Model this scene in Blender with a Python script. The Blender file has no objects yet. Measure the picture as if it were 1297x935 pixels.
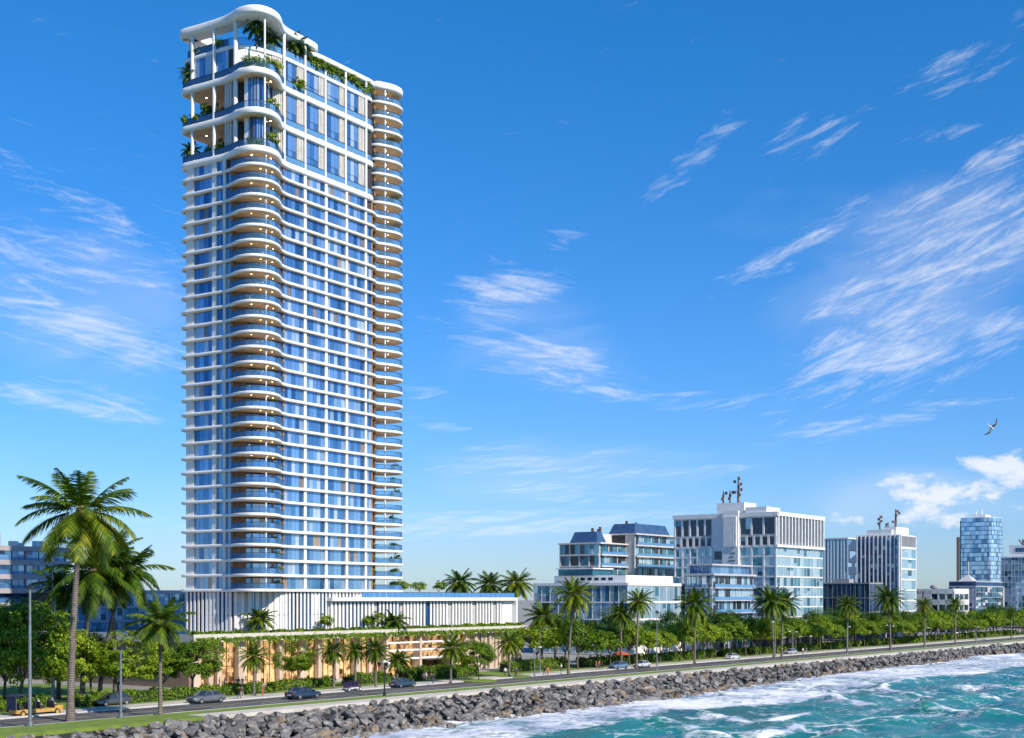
import bpy, math, random
import numpy as np
from mathutils import Vector, Matrix
sin, cos, pi, R = math.sin, math.cos, math.pi, math.radians
sc = bpy.context.scene
col = sc.collection
rng = random.Random(7)
# ------------------------------------------------------------------ survey of the site
F, HZ, CX, CAMH = 1700.0, 757.0, 648.5, 15.0      # focal length, eye level, camera height
ANG = R(36.5)                                     # bearing of the coast road
DX, DY = sin(ANG), cos(ANG)
MX, MY = -cos(ANG), sin(ANG)
ROADROT = math.atan2(DY, DX)
def P(u, v, z=0.0):                               # along the road, inland
    return Vector((u*DX + v*MX, u*DY + v*MY, z))
def G(px, py, z=0.0):                             # ground point on a line of sight
    Y = F*(CAMH - z)/(py - HZ)
    return Vector(((px - CX)/F*Y, Y, z))
def UV(p):
    return p.x*DX + p.y*DY, p.x*MX + p.y*MY
def ray_v(px, v):                                 # where a bearing meets a line parallel to the road
    r = (px - CX)/F
    Y = v/(r*MX + MY)
    return Vector((r*Y, Y, 0))

# ------------------------------------------------------------------ materials
MATS = {}
def nodes_of(name):
    m = bpy.data.materials.new(name); m.use_nodes = True
    nt = m.node_tree
    b = nt.nodes['Principled BSDF']
    return m, nt, b
def mixrgb(nt, fac, c1, c2, mode='MIX'):
    n = nt.nodes.new('ShaderNodeMix'); n.data_type = 'RGBA'; n.blend_type = mode
    for sock, val in ((n.inputs[0], fac), (n.inputs[6], c1), (n.inputs[7], c2)):
        if hasattr(val, 'is_linked'): nt.links.new(val, sock)
        elif isinstance(val, (int, float)): sock.default_value = val
        else: sock.default_value = (*val[:3], 1)
    return n.outputs[2]
def noise(nt, scale, detail=4, vec=None, rough=.55, dist=0.0, coord='Object'):
    n = nt.nodes.new('ShaderNodeTexNoise')
    n.inputs['Scale'].default_value = scale; n.inputs['Detail'].default_value = detail
    n.inputs['Roughness'].default_value = rough; n.inputs['Distortion'].default_value = dist
    if vec is None:
        tc = nt.nodes.new('ShaderNodeTexCoord'); vec = tc.outputs[coord]
    nt.links.new(vec, n.inputs['Vector'])
    return n.outputs['Fac']
def mapr(nt, v, a, b, c=0.0, d=1.0, smooth=True):
    n = nt.nodes.new('ShaderNodeMapRange'); n.interpolation_type = 'SMOOTHSTEP' if smooth else 'LINEAR'
    nt.links.new(v, n.inputs[0])
    for i, x in enumerate((a, b, c, d)): n.inputs[i+1].default_value = x
    return n.outputs[0]
def math_(nt, op, a, b=None, clamp=False):
    n = nt.nodes.new('ShaderNodeMath'); n.operation = op; n.use_clamp = clamp
    for i, v in enumerate((a, b)):
        if v is None: continue
        if hasattr(v, 'is_linked'): nt.links.new(v, n.inputs[i])
        else: n.inputs[i].default_value = v
    return n.outputs[0]
def bump(nt, b, h, strength=.3, dist=.1):
    n = nt.nodes.new('ShaderNodeBump'); n.inputs['Strength'].default_value = strength
    n.inputs['Distance'].default_value = dist
    nt.links.new(h, n.inputs['Height']); nt.links.new(n.outputs[0], b.inputs['Normal'])
def mat(name, c1, c2=None, scale=2.0, rough=.6, metal=0.0, bmp=0.0, bscale=None, emit=None, estr=0.0, spec=.5, coat=0.0):
    if name in MATS: return MATS[name]
    m, nt, b = nodes_of(name)
    if c2 is None: c2 = tuple(x*.86 for x in c1)
    f = mapr(nt, noise(nt, scale, 5), .35, .65)
    nt.links.new(mixrgb(nt, f, c1, c2), b.inputs['Base Color'])
    b.inputs['Roughness'].default_value = rough; b.inputs['Metallic'].default_value = metal
    b.inputs['Specular IOR Level'].default_value = spec
    if coat: b.inputs['Coat Weight'].default_value = coat; b.inputs['Coat Roughness'].default_value = .05
    if bmp: bump(nt, b, noise(nt, bscale or scale*4, 6), bmp)
    if emit:
        b.inputs['Emission Color'].default_value = (*emit, 1); b.inputs['Emission Strength'].default_value = estr
    MATS[name] = m
    return m
def glass_mat(name, c1, c2, rough=.06, metal=.0, spec=.8):
    """facade glazing: tinted, mirror-like, every pane a little different"""
    m, nt, b = nodes_of(name)
    g = nt.nodes.new('ShaderNodeNewGeometry')
    f = g.outputs['Random Per Island']
    n = noise(nt, .9, 3)
    k = math_(nt, 'ADD', math_(nt, 'MULTIPLY', f, .75), math_(nt, 'MULTIPLY', n, .25))
    nt.links.new(mixrgb(nt, mapr(nt, k, .2, .85), c1, c2), b.inputs['Base Color'])
    b.inputs['Roughness'].default_value = rough; b.inputs['Metallic'].default_value = metal
    b.inputs['Specular IOR Level'].default_value = spec
    bump(nt, b, noise(nt, .7, 2), .05, .3)
    MATS[name] = m
    return m
def rail_mat(name, tint, clear=.55):
    m, nt, b = nodes_of(name)
    nt.nodes.remove(b)
    out = nt.nodes['Material Output']
    t = nt.nodes.new('ShaderNodeBsdfTransparent'); t.inputs[0].default_value = (*tint, 1)
    d = nt.nodes.new('ShaderNodeBsdfPrincipled')
    d.inputs['Base Color'].default_value = (tint[0]*.20, tint[1]*.38, tint[2]*.58, 1); d.inputs['Roughness'].default_value = .06
    lw = nt.nodes.new('ShaderNodeLayerWeight'); lw.inputs[0].default_value = .3
    k = mapr(nt, lw.outputs['Fresnel'], 0, 1, 1-clear, 1, False)
    mx = nt.nodes.new('ShaderNodeMixShader')
    nt.links.new(k, mx.inputs[0]); nt.links.new(t.outputs[0], mx.inputs[1]); nt.links.new(d.outputs[0], mx.inputs[2])
    nt.links.new(mx.outputs[0], out.inputs[0])
    MATS[name] = m
    return m
def leaf_mat(name, cols, trans=.26, rough=.5):
    """leaves: each leaf its own green, some light passing through"""
    m, nt, b = nodes_of(name)
    out = nt.nodes['Material Output']
    g = nt.nodes.new('ShaderNodeNewGeometry')
    oi = nt.nodes.new('ShaderNodeObjectInfo')
    cr = nt.nodes.new('ShaderNodeValToRGB')
    while len(cr.color_ramp.elements) < len(cols): cr.color_ramp.elements.new(.5)
    for i, c in enumerate(cols):
        e = cr.color_ramp.elements[i]; e.position = i/(len(cols)-1); e.color = (*c, 1)
    k = math_(nt, 'ADD', math_(nt, 'MULTIPLY', g.outputs['Random Per Island'], .55), math_(nt, 'MULTIPLY', noise(nt, .55, 2), .6))
    k = math_(nt, 'ADD', k, math_(nt, 'MULTIPLY', oi.outputs['Random'], .22))
    k = math_(nt, 'SUBTRACT', k, .18)
    nt.links.new(k, cr.inputs[0])
    nt.links.new(cr.outputs[0], b.inputs['Base Color'])
    b.inputs['Roughness'].default_value = rough; b.inputs['Specular IOR Level'].default_value = .22
    t = nt.nodes.new('ShaderNodeBsdfTranslucent')
    nt.links.new(mixrgb(nt, 1.0, cr.outputs[0], (1.25, 1.15, .45), 'MULTIPLY'), t.inputs[0])
    mx = nt.nodes.new('ShaderNodeMixShader'); mx.inputs[0].default_value = trans
    nt.links.new(b.outputs[0], mx.inputs[1]); nt.links.new(t.outputs[0], mx.inputs[2])
    nt.links.new(mx.outputs[0], out.inputs[0])
    MATS[name] = m
    return m

# ------------------------------------------------------------------ mesh builder
class MB:
    def __init__(s): s.v = []; s.f = []; s.m = []
    def add(s, vs, fs, mi=0):
        o = len(s.v); s.v += [tuple(p) for p in vs]
        for f in fs:
            s.f.append([i+o for i in f]); s.m.append(mi)
    def box(s, x0, x1, y0, y1, z0, z1, mi=0):
        if x0 > x1: x0, x1 = x1, x0
        if y0 > y1: y0, y1 = y1, y0
        s.add([(x0,y0,z0),(x1,y0,z0),(x1,y1,z0),(x0,y1,z0),(x0,y0,z1),(x1,y0,z1),(x1,y1,z1),(x0,y1,z1)],
              [(3,2,1,0),(4,5,6,7),(0,1,5,4),(1,2,6,5),(2,3,7,6),(3,0,4,7)], mi)
    def slab2(s, p, q, t0, t1, z0, z1, mi=0):
        """wall piece over plan line p-q, between offsets t0 and t1 to its left"""
        p = Vector(p); q = Vector(q); d = (q-p).normalized(); n = Vector((-d.y, d.x))
        c = [p+n*t0, q+n*t0, q+n*t1, p+n*t1]
        if t1 < t0: c = c[::-1]
        s.add([(a.x, a.y, z0) for a in c] + [(a.x, a.y, z1) for a in c],
              [(3,2,1,0),(4,5,6,7),(0,1,5,4),(1,2,6,5),(2,3,7,6),(3,0,4,7)], mi)
    def bar(s, p, q, w, h=None, mi=0):
        p = Vector(p); q = Vector(q); d = (q-p)
        if d.length < 1e-6: return
        d.normalize(); h = h or w
        a = d.cross(Vector((0,0,1)))
        if a.length < 1e-4: a = Vector((1,0,0))
        a.normalize(); b = a.cross(d)
        c = [(-1,-1),(1,-1),(1,1),(-1,1)]
        vs = [p+a*(x*w/2)+b*(y*h/2) for x, y in c] + [q+a*(x*w/2)+b*(y*h/2) for x, y in c]
        s.add(vs, [(0,1,2,3),(7,6,5,4),(1,0,4,5),(2,1,5,6),(3,2,6,7),(0,3,7,4)], mi)
    def tube(s, pts, rads, n=8, mi=0, cap=True):
        pts = [Vector(p) for p in pts]
        if isinstance(rads, (int, float)): rads = [rads]*len(pts)
        vs = []
        up = Vector((0,0,1))
        for i, p in enumerate(pts):
            t = (pts[min(i+1, len(pts)-1)] - pts[max(i-1, 0)]).normalized()
            a = t.cross(up)
            if a.length < .05: a = t.cross(Vector((0,1,0)))
            a.normalize(); b = t.cross(a)
            for k in range(n):
                w = 2*pi*k/n
                vs.append(p + (a*cos(w) + b*sin(w))*rads[i])
        fs = [(i*n+k, (i+1)*n+k, (i+1)*n+(k+1) % n, i*n+(k+1) % n) for i in range(len(pts)-1) for k in range(n)]
        if cap: fs += [tuple(range(n)), tuple(range((len(pts)-1)*n, len(pts)*n))[::-1]]
        s.add(vs, fs, mi)
    def lathe(s, prof, n=12, c=(0,0), mi=0):
        s.tube([(c[0], c[1], z) for r, z in prof], [max(r, .001) for r, z in prof], n, mi)
    def loft(s, rings, mi=0, closed=True, cap0=None, cap1=None):
        n = len(rings[0]); vs = [p for r in rings for p in r]
        fs = []
        for i in range(len(rings)-1):
            for k in range(n if closed else n-1):
                fs.append((i*n+k, i*n+(k+1) % n, (i+1)*n+(k+1) % n, (i+1)*n+k))
        s.add(vs, fs, mi)
        if cap0 is not None: s.add(rings[0], [tuple(range(n))[::-1]], cap0)
        if cap1 is not None: s.add(rings[-1], [tuple(range(n))], cap1)
    def build(s, name, mats, parent=None, smooth=False, loc=None, rz=None):
        me = bpy.data.meshes.new(name)
        me.from_pydata(s.v, [], s.f)
        if not isinstance(mats, (list, tuple)): mats = [mats]
        for m in mats: me.materials.append(m)
        if len(mats) > 1: me.polygons.foreach_set('material_index', s.m)
        me.validate()
        if smooth:
            me.polygons.foreach_set('use_smooth', [True]*len(me.polygons))
            me.set_sharp_from_angle(angle=smooth if smooth is not True else R(40))
        me.update()
        return link(name, me, parent, loc, rz)
def link(name, me, parent=None, loc=None, rz=None):
    o = bpy.data.objects.new(name, me); col.objects.link(o)
    if parent is not None: o.parent = parent
    if loc is not None: o.location = loc
    if rz is not None: o.rotation_euler = (0, 0, rz)
    return o
def tag(o, label=None, cat=None, group=None, kind=None):
    if label: o['label'] = label
    if cat: o['category'] = cat
    if group: o['group'] = group
    if kind: o['kind'] = kind
    return o
def thing(name, label, cat, loc=(0,0,0), rz=0.0, group=None):
    o = bpy.data.objects.new(name, None); col.objects.link(o)
    o.location = loc; o.rotation_euler = (0, 0, rz); o.empty_display_size = .5
    return tag(o, label, cat, group)
def copy_tree(o, parent=None):
    c = o.copy(); col.objects.link(c)
    if parent is not None: c.parent = parent
    for ch in [x for x in KIDS.get(o.name, [])]: copy_tree(ch, c)
    return c
KIDS = {}
def index_kids(root):
    KIDS[root.name] = list(root.children)
    for c in root.children: index_kids(c)
def catmull(pts, n=5, closed=False):
    out = []; N = len(pts)
    for i in range(N if closed else N-1):
        g = (lambda k: pts[k % N]) if closed else (lambda k: pts[min(max(k, 0), N-1)])
        p0, p1, p2, p3 = (Vector(g(i+k)) for k in (-1, 0, 1, 2))
        for j in range(n):
            t = j/n
            out.append(.5*((2*p1) + (p2-p0)*t + (2*p0-5*p1+4*p2-p3)*t*t + (3*p1-p0-3*p2+p3)*t**3))
    if not closed: out.append(Vector(pts[-1]))
    return out
def offset(poly, d):
    """move a closed counter-clockwise outline inwards by d"""
    out = []; N = len(poly)
    for i in range(N):
        a, b, c = Vector(poly[i-1]), Vector(poly[i]), Vector(poly[(i+1) % N])
        t1 = (b-a); t2 = (c-b)
        n = Vector((-t1.y, t1.x)).normalized() + Vector((-t2.y, t2.x)).normalized()
        if n.length < 1e-6: n = Vector((-t1.y, t1.x))
        n.normalize()
        out.append(b + n*d)
    return out
def slab_loft(mb, poly, z0, z1, nose=.12, mside=0, mbot=1, mtop=0, inset=.25):
    h = z1-z0
    prof = [(inset, z0), (nose*.35, z0+h*.1), (0, z0+h*.28), (0, z1-h*.25), (nose*.4, z1-h*.07), (nose*1.2, z1)]
    rings = [[(p.x, p.y, z) for p in offset(poly, d)] for d, z in prof]
    mb.loft(rings, mside, True, mbot, mtop)
# ------------------------------------------------------------------ shared materials
white = mat('white render', (.82,.80,.77), (.74,.73,.71), .35, .5, bmp=.03)
white2 = mat('white panel', (.78,.77,.75), (.70,.69,.68), .6, .55)
soffit = mat('glow tinted timber soffit', (.88,.56,.28), (.76,.45,.20), .8, .55)  # warm downlight glow is mixed into the timber's base colour
pale_soffit = mat('plaster soffit', (.70,.60,.50), (.62,.52,.42), .8, .6)
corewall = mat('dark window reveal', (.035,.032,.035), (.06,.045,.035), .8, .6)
woodwall = mat('timber lining', (.42,.21,.09), (.26,.13,.06), 1.5, .5)
darkmetal = mat('dark metal', (.03,.032,.036), (.05,.05,.055), 3, .4, .6)
greymetal = mat('grey metal', (.32,.33,.35), (.24,.25,.27), 3, .4, .7)
lamp_on = mat('lit downlight', (1,.8,.5), None, 1, .5, emit=(1,.62,.25), estr=32)
gl_a = glass_mat('blue window glass', (.09,.22,.42), (.24,.44,.70), .05, .55)
gl_b = glass_mat('deep blue window glass', (.035,.12,.27), (.10,.26,.50), .05, .55)
gl_c = glass_mat('curtained window glass', (.24,.36,.52), (.46,.56,.68), .10, .3)
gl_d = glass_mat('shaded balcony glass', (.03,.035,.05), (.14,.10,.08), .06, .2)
rail = rail_mat('balcony rail glass', (.78,.90,1.0), .80)
rail_clear = rail_mat('clear rail glass', (.86,.94,1.0), .93)
gl_e = glass_mat('warm interior glass', (.20,.17,.16), (.36,.28,.22), .08, .2)
GL = [gl_a, gl_b, gl_c, gl_e]

TO = Vector((-40.15, 239.5, 0)); TROT = math.atan2(.834, .552)
def TW(a, b, z=0.0):
    c, s = cos(TROT), sin(TROT)
    return Vector((TO.x + a*c - b*s, TO.y + a*s + b*c, z))
tower = thing('residential_tower', 'very tall white residential tower with curved balconies and blue glass', 'tower', TO, TROT)

left_pts = [(-7.6,17.7),(-8.9,17.35),(-9.55,16.2),(-9.6,14),(-9.5,11),(-9.45,8),(-9.5,5.8)]
bulge_pts = [(-9.95,3.6),(-10.5,1.4),(-10.3,-.8),(-9.1,-2.3),(-7.2,-2.95),(-5.1,-2.6),(-3.3,-1.65),(-1.7,-.55)]
front_pts = [(.2,-.05),(2,0),(6,0),(12,0),(18,0),(22.5,0)]
lobe_pts = [(24.8,.2),(26.5,.95),(28.0,.45),(29.6,-.25),(31.5,-.5),(33.5,.1),(34.9,1.9),(35.0,4.2),(33.8,6.3),(32,8)]
back_pts = [(30.6,10),(30.4,14),(30.2,16.6),(28.8,17.8),(20,17.9),(10,17.9),(0,17.9)]
S_TYP = catmull(left_pts + bulge_pts + front_pts + lobe_pts + back_pts, 4, True)
end_pts = [(24.3,.25),(25.4,1.2),(25.7,2.8),(25.5,5),(25.4,9),(25.4,14),(25.2,17),(24,17.9)]
S_TOP = catmull(left_pts + bulge_pts + front_pts + end_pts + back_pts[4:], 4, True)
S_LOBE = catmull([(27.0,9),(26.6,6),(26.4,3),(26.8,1.2)] + lobe_pts[2:] + back_pts[:3] + [(29.5,17.2),(27.4,17)], 4, True)
PITCH = 2.62; Z0 = 16.0; NF = 28; TH = .52
zs = [Z0 + PITCH*k for k in range(NF+1)]            # slab undersides
TL = [91.75, 98.3, 105.2]                           # tall storeys
BULGE = lambda p: p.y < 4.4 and p.x < -.4
LOBE = lambda p: p.x > 25.0 and p.y < 7.0
def pick(poly, d, test):
    o = offset(poly, d)
    idx = [i for i, p in enumerate(poly) if test(p)]
    # one contiguous run
    runs = []; 
    for i in idx:
        if runs and i == runs[-1][-1]+1: runs[-1].append(i)
        else: runs.append([i])
    if len(runs) > 1 and runs[0][0] == 0 and runs[-1][-1] == len(poly)-1:
        runs[0] = runs.pop() + runs[0]
    run = max(runs, key=len)
    return [o[i] for i in run]
def glass_rail(name, pts, z, h=1.0, parent=tower, m=None):
    mb = MB()
    for i in range(len(pts)-1):
        mb.slab2(pts[i], pts[i+1], 0, .03, z+.06, z+h-.05, 0)
        mb.slab2(pts[i], pts[i+1], -.03, .05, z+h-.05, z+h+.02, 1)
    o = mb.build(name, [m or rail, darkmetal], parent)
    return o
def lights(mb, pts, z, r=.10, mi=2):
    for a, b in pts:
        mb.add([(a+r*cos(t*pi/3), b+r*sin(t*pi/3), z-.015) for t in range(6)], [(5,4,3,2,1,0)], mi)
b_rail = pick(S_TYP, .18, BULGE); l_rail = pick(S_TYP, .18, LOBE)
ll_rail = pick(S_LOBE, .18, LOBE)
for k in range(NF+1):
    mb = MB(); slab_loft(mb, S_TYP, zs[k], zs[k]+TH, .12, 0, 1, 0, .3)
    if k > 8: lights(mb, [(-8.7,.2),(-6.2,-1.2),(-4.1,-.5)] if k % 2 else [(-7.6,-.9),(-5.0,-1.2)], zs[k])
    if k > 16: lights(mb, [(30.5,1.5)], zs[k])
    mb.build('floor_slab', [white, soffit, lamp_on], tower, smooth=R(50))
    if k < NF:
        glass_rail('balcony_railing', b_rail, zs[k]+TH)
    glass_rail('balcony_railing', l_rail, zs[k]+TH)
glass_rail('balcony_railing', b_rail, zs[NF]+TH)
ZC = [zs[NF] + 2.815*j for j in range(1, 10)]; ZALL = zs + ZC[:-1]
for i, z in enumerate(ZC):
    top = i == len(ZC)-1
    mb = MB()
    slab_loft(mb, S_LOBE, z, z + (1.5 if top else TH), .3 if top else .12, 0, 1, 0, .5 if top else .3)
    lights(mb, [(30.2,1.8),(32.4,3.0)], z)
    mb.build('roof_cap' if top else 'floor_slab', [white, soffit, lamp_on], tower, smooth=R(50))
    if not top: glass_rail('balcony_railing', ll_rail, z+TH)
for z in TL:
    mb = MB(); slab_loft(mb, S_TOP, z, z+1.15, .28, 0, 1, 0, .6)
    lights(mb, [(-5,10),(-2,13),(-6,14),(-8.4,.4),(-5.2,-1),(-2,8)], z, .16)
    mb.build('floor_slab', [white, soffit, lamp_on], tower, smooth=R(50))
    pts = pick(S_TOP, .2, lambda p: p.y < 16.9 and p.x < 25.6)
    glass_rail('balcony_railing', pts, z+1.15, 1.1, m=rail_clear)
# roof terrace floor over the last tall storey: glass on white edge
S_TERR = catmull([(-7.2,17),(-8.6,16.6),(-9.0,15),(-9.0,11),(-9.0,7),(-8.7,4.6),(-7.4,2.7),(-5.2,1.5),(-2.8,.75),(-.4,.45),(2,.3),(8,.3),(15,.3),(22,.3),(24.4,.5),(25.1,2.5),(25.1,8),(25,15),(24,17),(15,17.4),(5,17.4)], 4, True)
ZT = 111.0
mb = MB(); slab_loft(mb, S_TERR, ZT, ZT+.75, .15, 0, 0, 0, .3); mb.build('terrace_slab', [white], tower, smooth=R(50))
glass_rail('balcony_railing', pick(S_TERR, .2, lambda p: p.y < 16.3 and p.x < 25.2), ZT+.75, 1.25, m=rail_clear)
# roof canopies
C_OUT = catmull([(-7.6,17.9),(-9.2,17.5),(-9.9,16),(-9.7,12),(-9.6,8.5),(-9.7,5.8)] + [(-10.1,3.6),(-10.7,1.4),(-10.5,-.9),(-9.3,-2.6),(-7.2,-3.2),(-5.0,-2.8),(-3.2,-1.8),(-1.5,-.65),(.4,-.1),(3,0),(6.5,.0),(8.6,.4),(9.6,1.8),(9.7,4),(9.7,8),(9.6,13),(9.4,16.6),(8,17.9),(3,18),(-3,18)], 4, True)
def ring(mb, outer, d, z0, z1, ms, mb_):
    inner = offset(outer, d); h = z1-z0
    O = [[(p.x, p.y, z) for p in offset(outer, e)] for e, z in ((.55, z0), (.12, z0+.18), (0, z0+.4), (0, z1-.35), (.1, z1-.1), (.35, z1))]
    mb.loft(O, ms)
    n = len(outer)
    vs = [(p.x, p.y, z0) for p in offset(outer, .55)] + [(p.x, p.y, z0) for p in inner]
    mb.add(vs, [(i, n+i, n+(i+1) % n, (i+1) % n) for i in range(n)], mb_)
    vs = [(p.x, p.y, z1) for p in offset(outer, .35)] + [(p.x, p.y, z1) for p in inner]
    mb.add(vs, [(i, (i+1) % n, n+(i+1) % n, n+i) for i in range(n)], ms)
    mb.loft([[(p.x, p.y, z) for p in inner][::-1] for z in (z0, z1)], ms)
mb = MB(); ring(mb, C_OUT, 3.0, 115.35, 116.85, 0, 1)
mb.build('roof_canopy', [white, white2], tower, smooth=R(50))
R_OUT = catmull([(7.2,5.2),(6.4,3.4),(6.6,1.2),(8.2,.15),(11,-.05),(15,-.1),(20,-.1),(23.5,-.05),(25.3,.6),(25.9,2.4),(25.6,4.6),(24,5.6),(18,5.7),(12,5.7)], 4, True)
mb = MB(); slab_loft(mb, R_OUT, 114.1, 115.1, .25, 0, 1, 0, .5); mb.build('roof_canopy', [white, white2], tower, smooth=R(50))
# solid core behind the glass
CORE = [(-8.75,16.3),(-8.75,4.6),(-7.3,2.9),(-5.2,1.7),(-2.8,1.0),(-.4,.75),(24.6,.75),(26.2,3.2),(28.5,4.2),(31,6),(30.3,16.3)]
def poly_prism(mb, poly, z0, z1, mi=0):
    poly = [Vector(p) for p in poly]
    mb.loft([[(p.x, p.y, z) for p in poly] for z in (z0, z1)], mi, True, mi, mi)
mb = MB(); poly_prism(mb, CORE, 9.0, TL[0]+.05)
TOPCORE = [(1.0,16.3),(1.0,6.6),(-8.6,6.6),(-8.6,4.6),(-7.3,2.9),(-5.2,1.7),(-2.8,1.0),(-.4,.75),(24.6,.75),(24.6,16.3)]
poly_prism(mb, TOPCORE, TL[0]+.05, TL[2]+.06)
T3CORE = [(-8.75,16.3),(-8.75,4.6),(-7.3,2.9),(-5.2,1.9),(-2.8,1.2),(-.4,.75),(24.6,.75),(24.6,16.3)]
poly_prism(mb, T3CORE, TL[2]+.07, ZT)
poly_prism(mb, [(27.4,15.5),(27.2,5.0),(30,5.6),(31.0,7.5),(30.1,15.5)], TL[0]+.06, ZC[-1]+.6)
poly_prism(mb, [(-3,14),(-3,8),(6,8),(6,14)], ZT+.7, 114.6)
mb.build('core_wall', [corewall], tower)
# piers
def pier(p, q, z0, z1, dep=.38, m=white2, name='pier'):
    mb = MB(); mb.slab2(p, q, -dep, .02, z0, z1); return mb.build(name, [m], tower)
ZB, ZE = Z0+.1, TL[0]+.3
FY = .75; LX = -8.75
for a0, a1 in ((4.93,5.58),(10.68,11.3),(16.5,17.1),(22.12,22.68)):
    pier((a0, FY), (a1, FY), ZB, ZE)
pier((-.55, FY+.02), (-.2, FY+.02), ZB, ZE, .3, woodwall)
for b1, b0 in ((15.9,14.0),(9.35,8.3),(6.65,6.05)):
    pier((LX, b1), (LX, b0), ZB, ZE)
pier((LX, 4.75), (LX+.1, 4.35), ZB, ZE, .5, woodwall)
pier((24.4, FY), (24.75, FY+.3), ZB, ZE, .3, woodwall)
mb = MB(); mb.box(26.75, 27.1, 1.9, 4.4, ZB, ZC[-1]+.3); mb.build('balcony_fin', [woodwall], tower)
for z0, z1, (a, b), r, nm in ((ZB, ZE, (-7.6,-2.2), .13, 'column'), (ZB, ZC[-1]+.3, (28.6,.7), .16, 'column')):
    mb = MB(); mb.tube([(a,b,z0),(a,b,z1)], r, 10); mb.build(nm, [white2], tower, smooth=True)
# windows
wins = []                                            # p, q, z0, z1, panes, weight of curtains
for k in range(NF):
    z0, z1 = zs[k]+TH-.02, zs[k+1]+.02
    for a0, a1 in ((-.15,4.9),(5.61,10.65),(11.33,16.47),(17.13,22.09)): wins.append(((a0,FY),(a1,FY),z0,z1,5,.12))
    wins.append(((22.71,FY),(24.35,FY),z0,z1,2,.2))
    for b0, b1, n in ((13.97,9.4,4),(8.28,6.67,2),(6.02,4.8,2)): wins.append(((LX,b0),(LX,b1),z0,z1,n,.14))
k = NF
def panes(mb, p, q, z0, z1, n, cw, out=.07, gap=.05, mis=(0,0,1,1,2), split=None):
    p = Vector(p); q = Vector(q)
    for i in range(n):
        a = p.lerp(q, (i+gap/2)/n if n > 1 else .01); b = p.lerp(q, (i+1-gap/2)/n if n > 1 else .99)
        q1 = rng.random(); mi = 2 if q1 < cw else (3 if q1 < cw+.035 and len(mis) == 5 and out == .07 else rng.choice((0,0,1)))
        segs = ((z0,z1),) if not split else ((z0, z0+(z1-z0)*split-.05), (z0+(z1-z0)*split+.05, z1))
        for s0, s1 in segs: mb.slab2(a, b, -out, .01, s0, s1, mi)
z0, z1 = zs[NF]+TH-.02, TL[0]+.02
rest = MB()
tall = []
for a0, a1 in ((-.15,4.9),(5.61,10.65),(11.33,16.47),(17.13,22.09)): tall.append(((a0,FY),(a1,FY),z0,z1,5,.2,None))
for b0, b1, n in ((13.97,9.4,4),(8.28,6.67,2)): tall.append(((LX,b0),(LX,b1),z0,z1,n,.2,None))
for i, z in enumerate(TL):
    zz0 = z+1.13; zz1 = (TL+[ZT])[i+1]+.02
    for a0 in (-.1, 5.75, 11.5, 17.1): tall.append(((a0,FY),(a0+3.2,FY),zz0,zz1,3,.12,.45))
zz0 = TL[2]+1.13
for b0, b1 in ((15.6,10.0),(8.6,5.6)): tall.append(((LX,b0),(LX,b1),zz0,ZT+.02,4,.3,None))
for p, q, a, b, n, cw, sp in tall:
    mb = MB(); panes(mb, p, q, a, b, n, cw, split=sp); mb.build('window', GL, tower)
for i, (p, q, a, b, n, cw) in enumerate(wins):
    if i < 76:
        mb = MB(); panes(mb, p, q, a, b, n, cw); mb.build('window', GL, tower)
    else: panes(rest, p, q, a, b, n, cw)
tag(rest.build('window', GL, tower), kind='stuff')
# recessed glazing on the balconies
for k in range(NF+1):
    z0, z1 = zs[k]+TH-.02, (zs[k+1] if k < NF else TL[0])+.02
    mb = MB()
    pl = [(-8.7,4.35),(-7.3,2.9),(-5.2,1.7),(-2.8,1.0),(-.6,.77)]
    for i in range(4):
        if i == 0: mb.slab2(pl[0], pl[1], -.06, .01, z0, z1, 5)
        else: panes(mb, pl[i], pl[i+1], z0, z1-.25, 2, .22 if k > 10 else .35)
    mb.slab2((-2.9,1.0),(-2.5,.95), -.1, .01, z0, z1, 5)
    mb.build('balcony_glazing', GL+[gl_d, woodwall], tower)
for k, z in enumerate(ZALL):
    mb = MB()
    pl = [(26.2,3.2),(28.5,4.2),(31,6)] if k <= NF else [(27.2,5.0),(30,5.6),(31.0,7.5)]
    for i in range(2): panes(mb, pl[i], pl[i+1], z+TH, z+PITCH-.2, 2, .1, mis=(3,))
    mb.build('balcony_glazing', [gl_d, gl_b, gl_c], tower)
# tall storeys: curved glass bay, pleated white screens, columns
inner = pick(S_TOP, 2.0, lambda p: p.y < 2.6 and p.x < -1.0)
for i, z in enumerate(TL[:2]):
    zz0 = z+1.13; zz1 = TL[i+1]+.03
    mb = MB()
    for j in range(len(inner)-1):
        panes(mb, inner[j], inner[j+1], zz0, zz1, 1, .2, out=.05)
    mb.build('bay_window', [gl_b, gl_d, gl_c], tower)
    pier(inner[0], inner[0]+Vector((.15,-.9)), zz0, zz1, .35)
    pier(inner[-1], inner[-1]+Vector((.8,-.3)), zz0, zz1, .35)
def pleats(p, q, z0, z1, n):
    mb = MB(); p = Vector(p); q = Vector(q)
    for i in range(n):
        a = p.lerp(q, (i+.1)/n); b = p.lerp(q, (i+.75)/n)
        mb.slab2(a, b, -.26, .01, z0, z1)
    mb.slab2(p, q, -.1, .01, z0, z1)
    return mb.build('pleated_screen', [mat('shade toned pleated linen', (.64,.60,.55), (.54,.51,.47), 1.2, .7)], tower)  # white pleats greyed in their colour to stand in for shade
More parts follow.
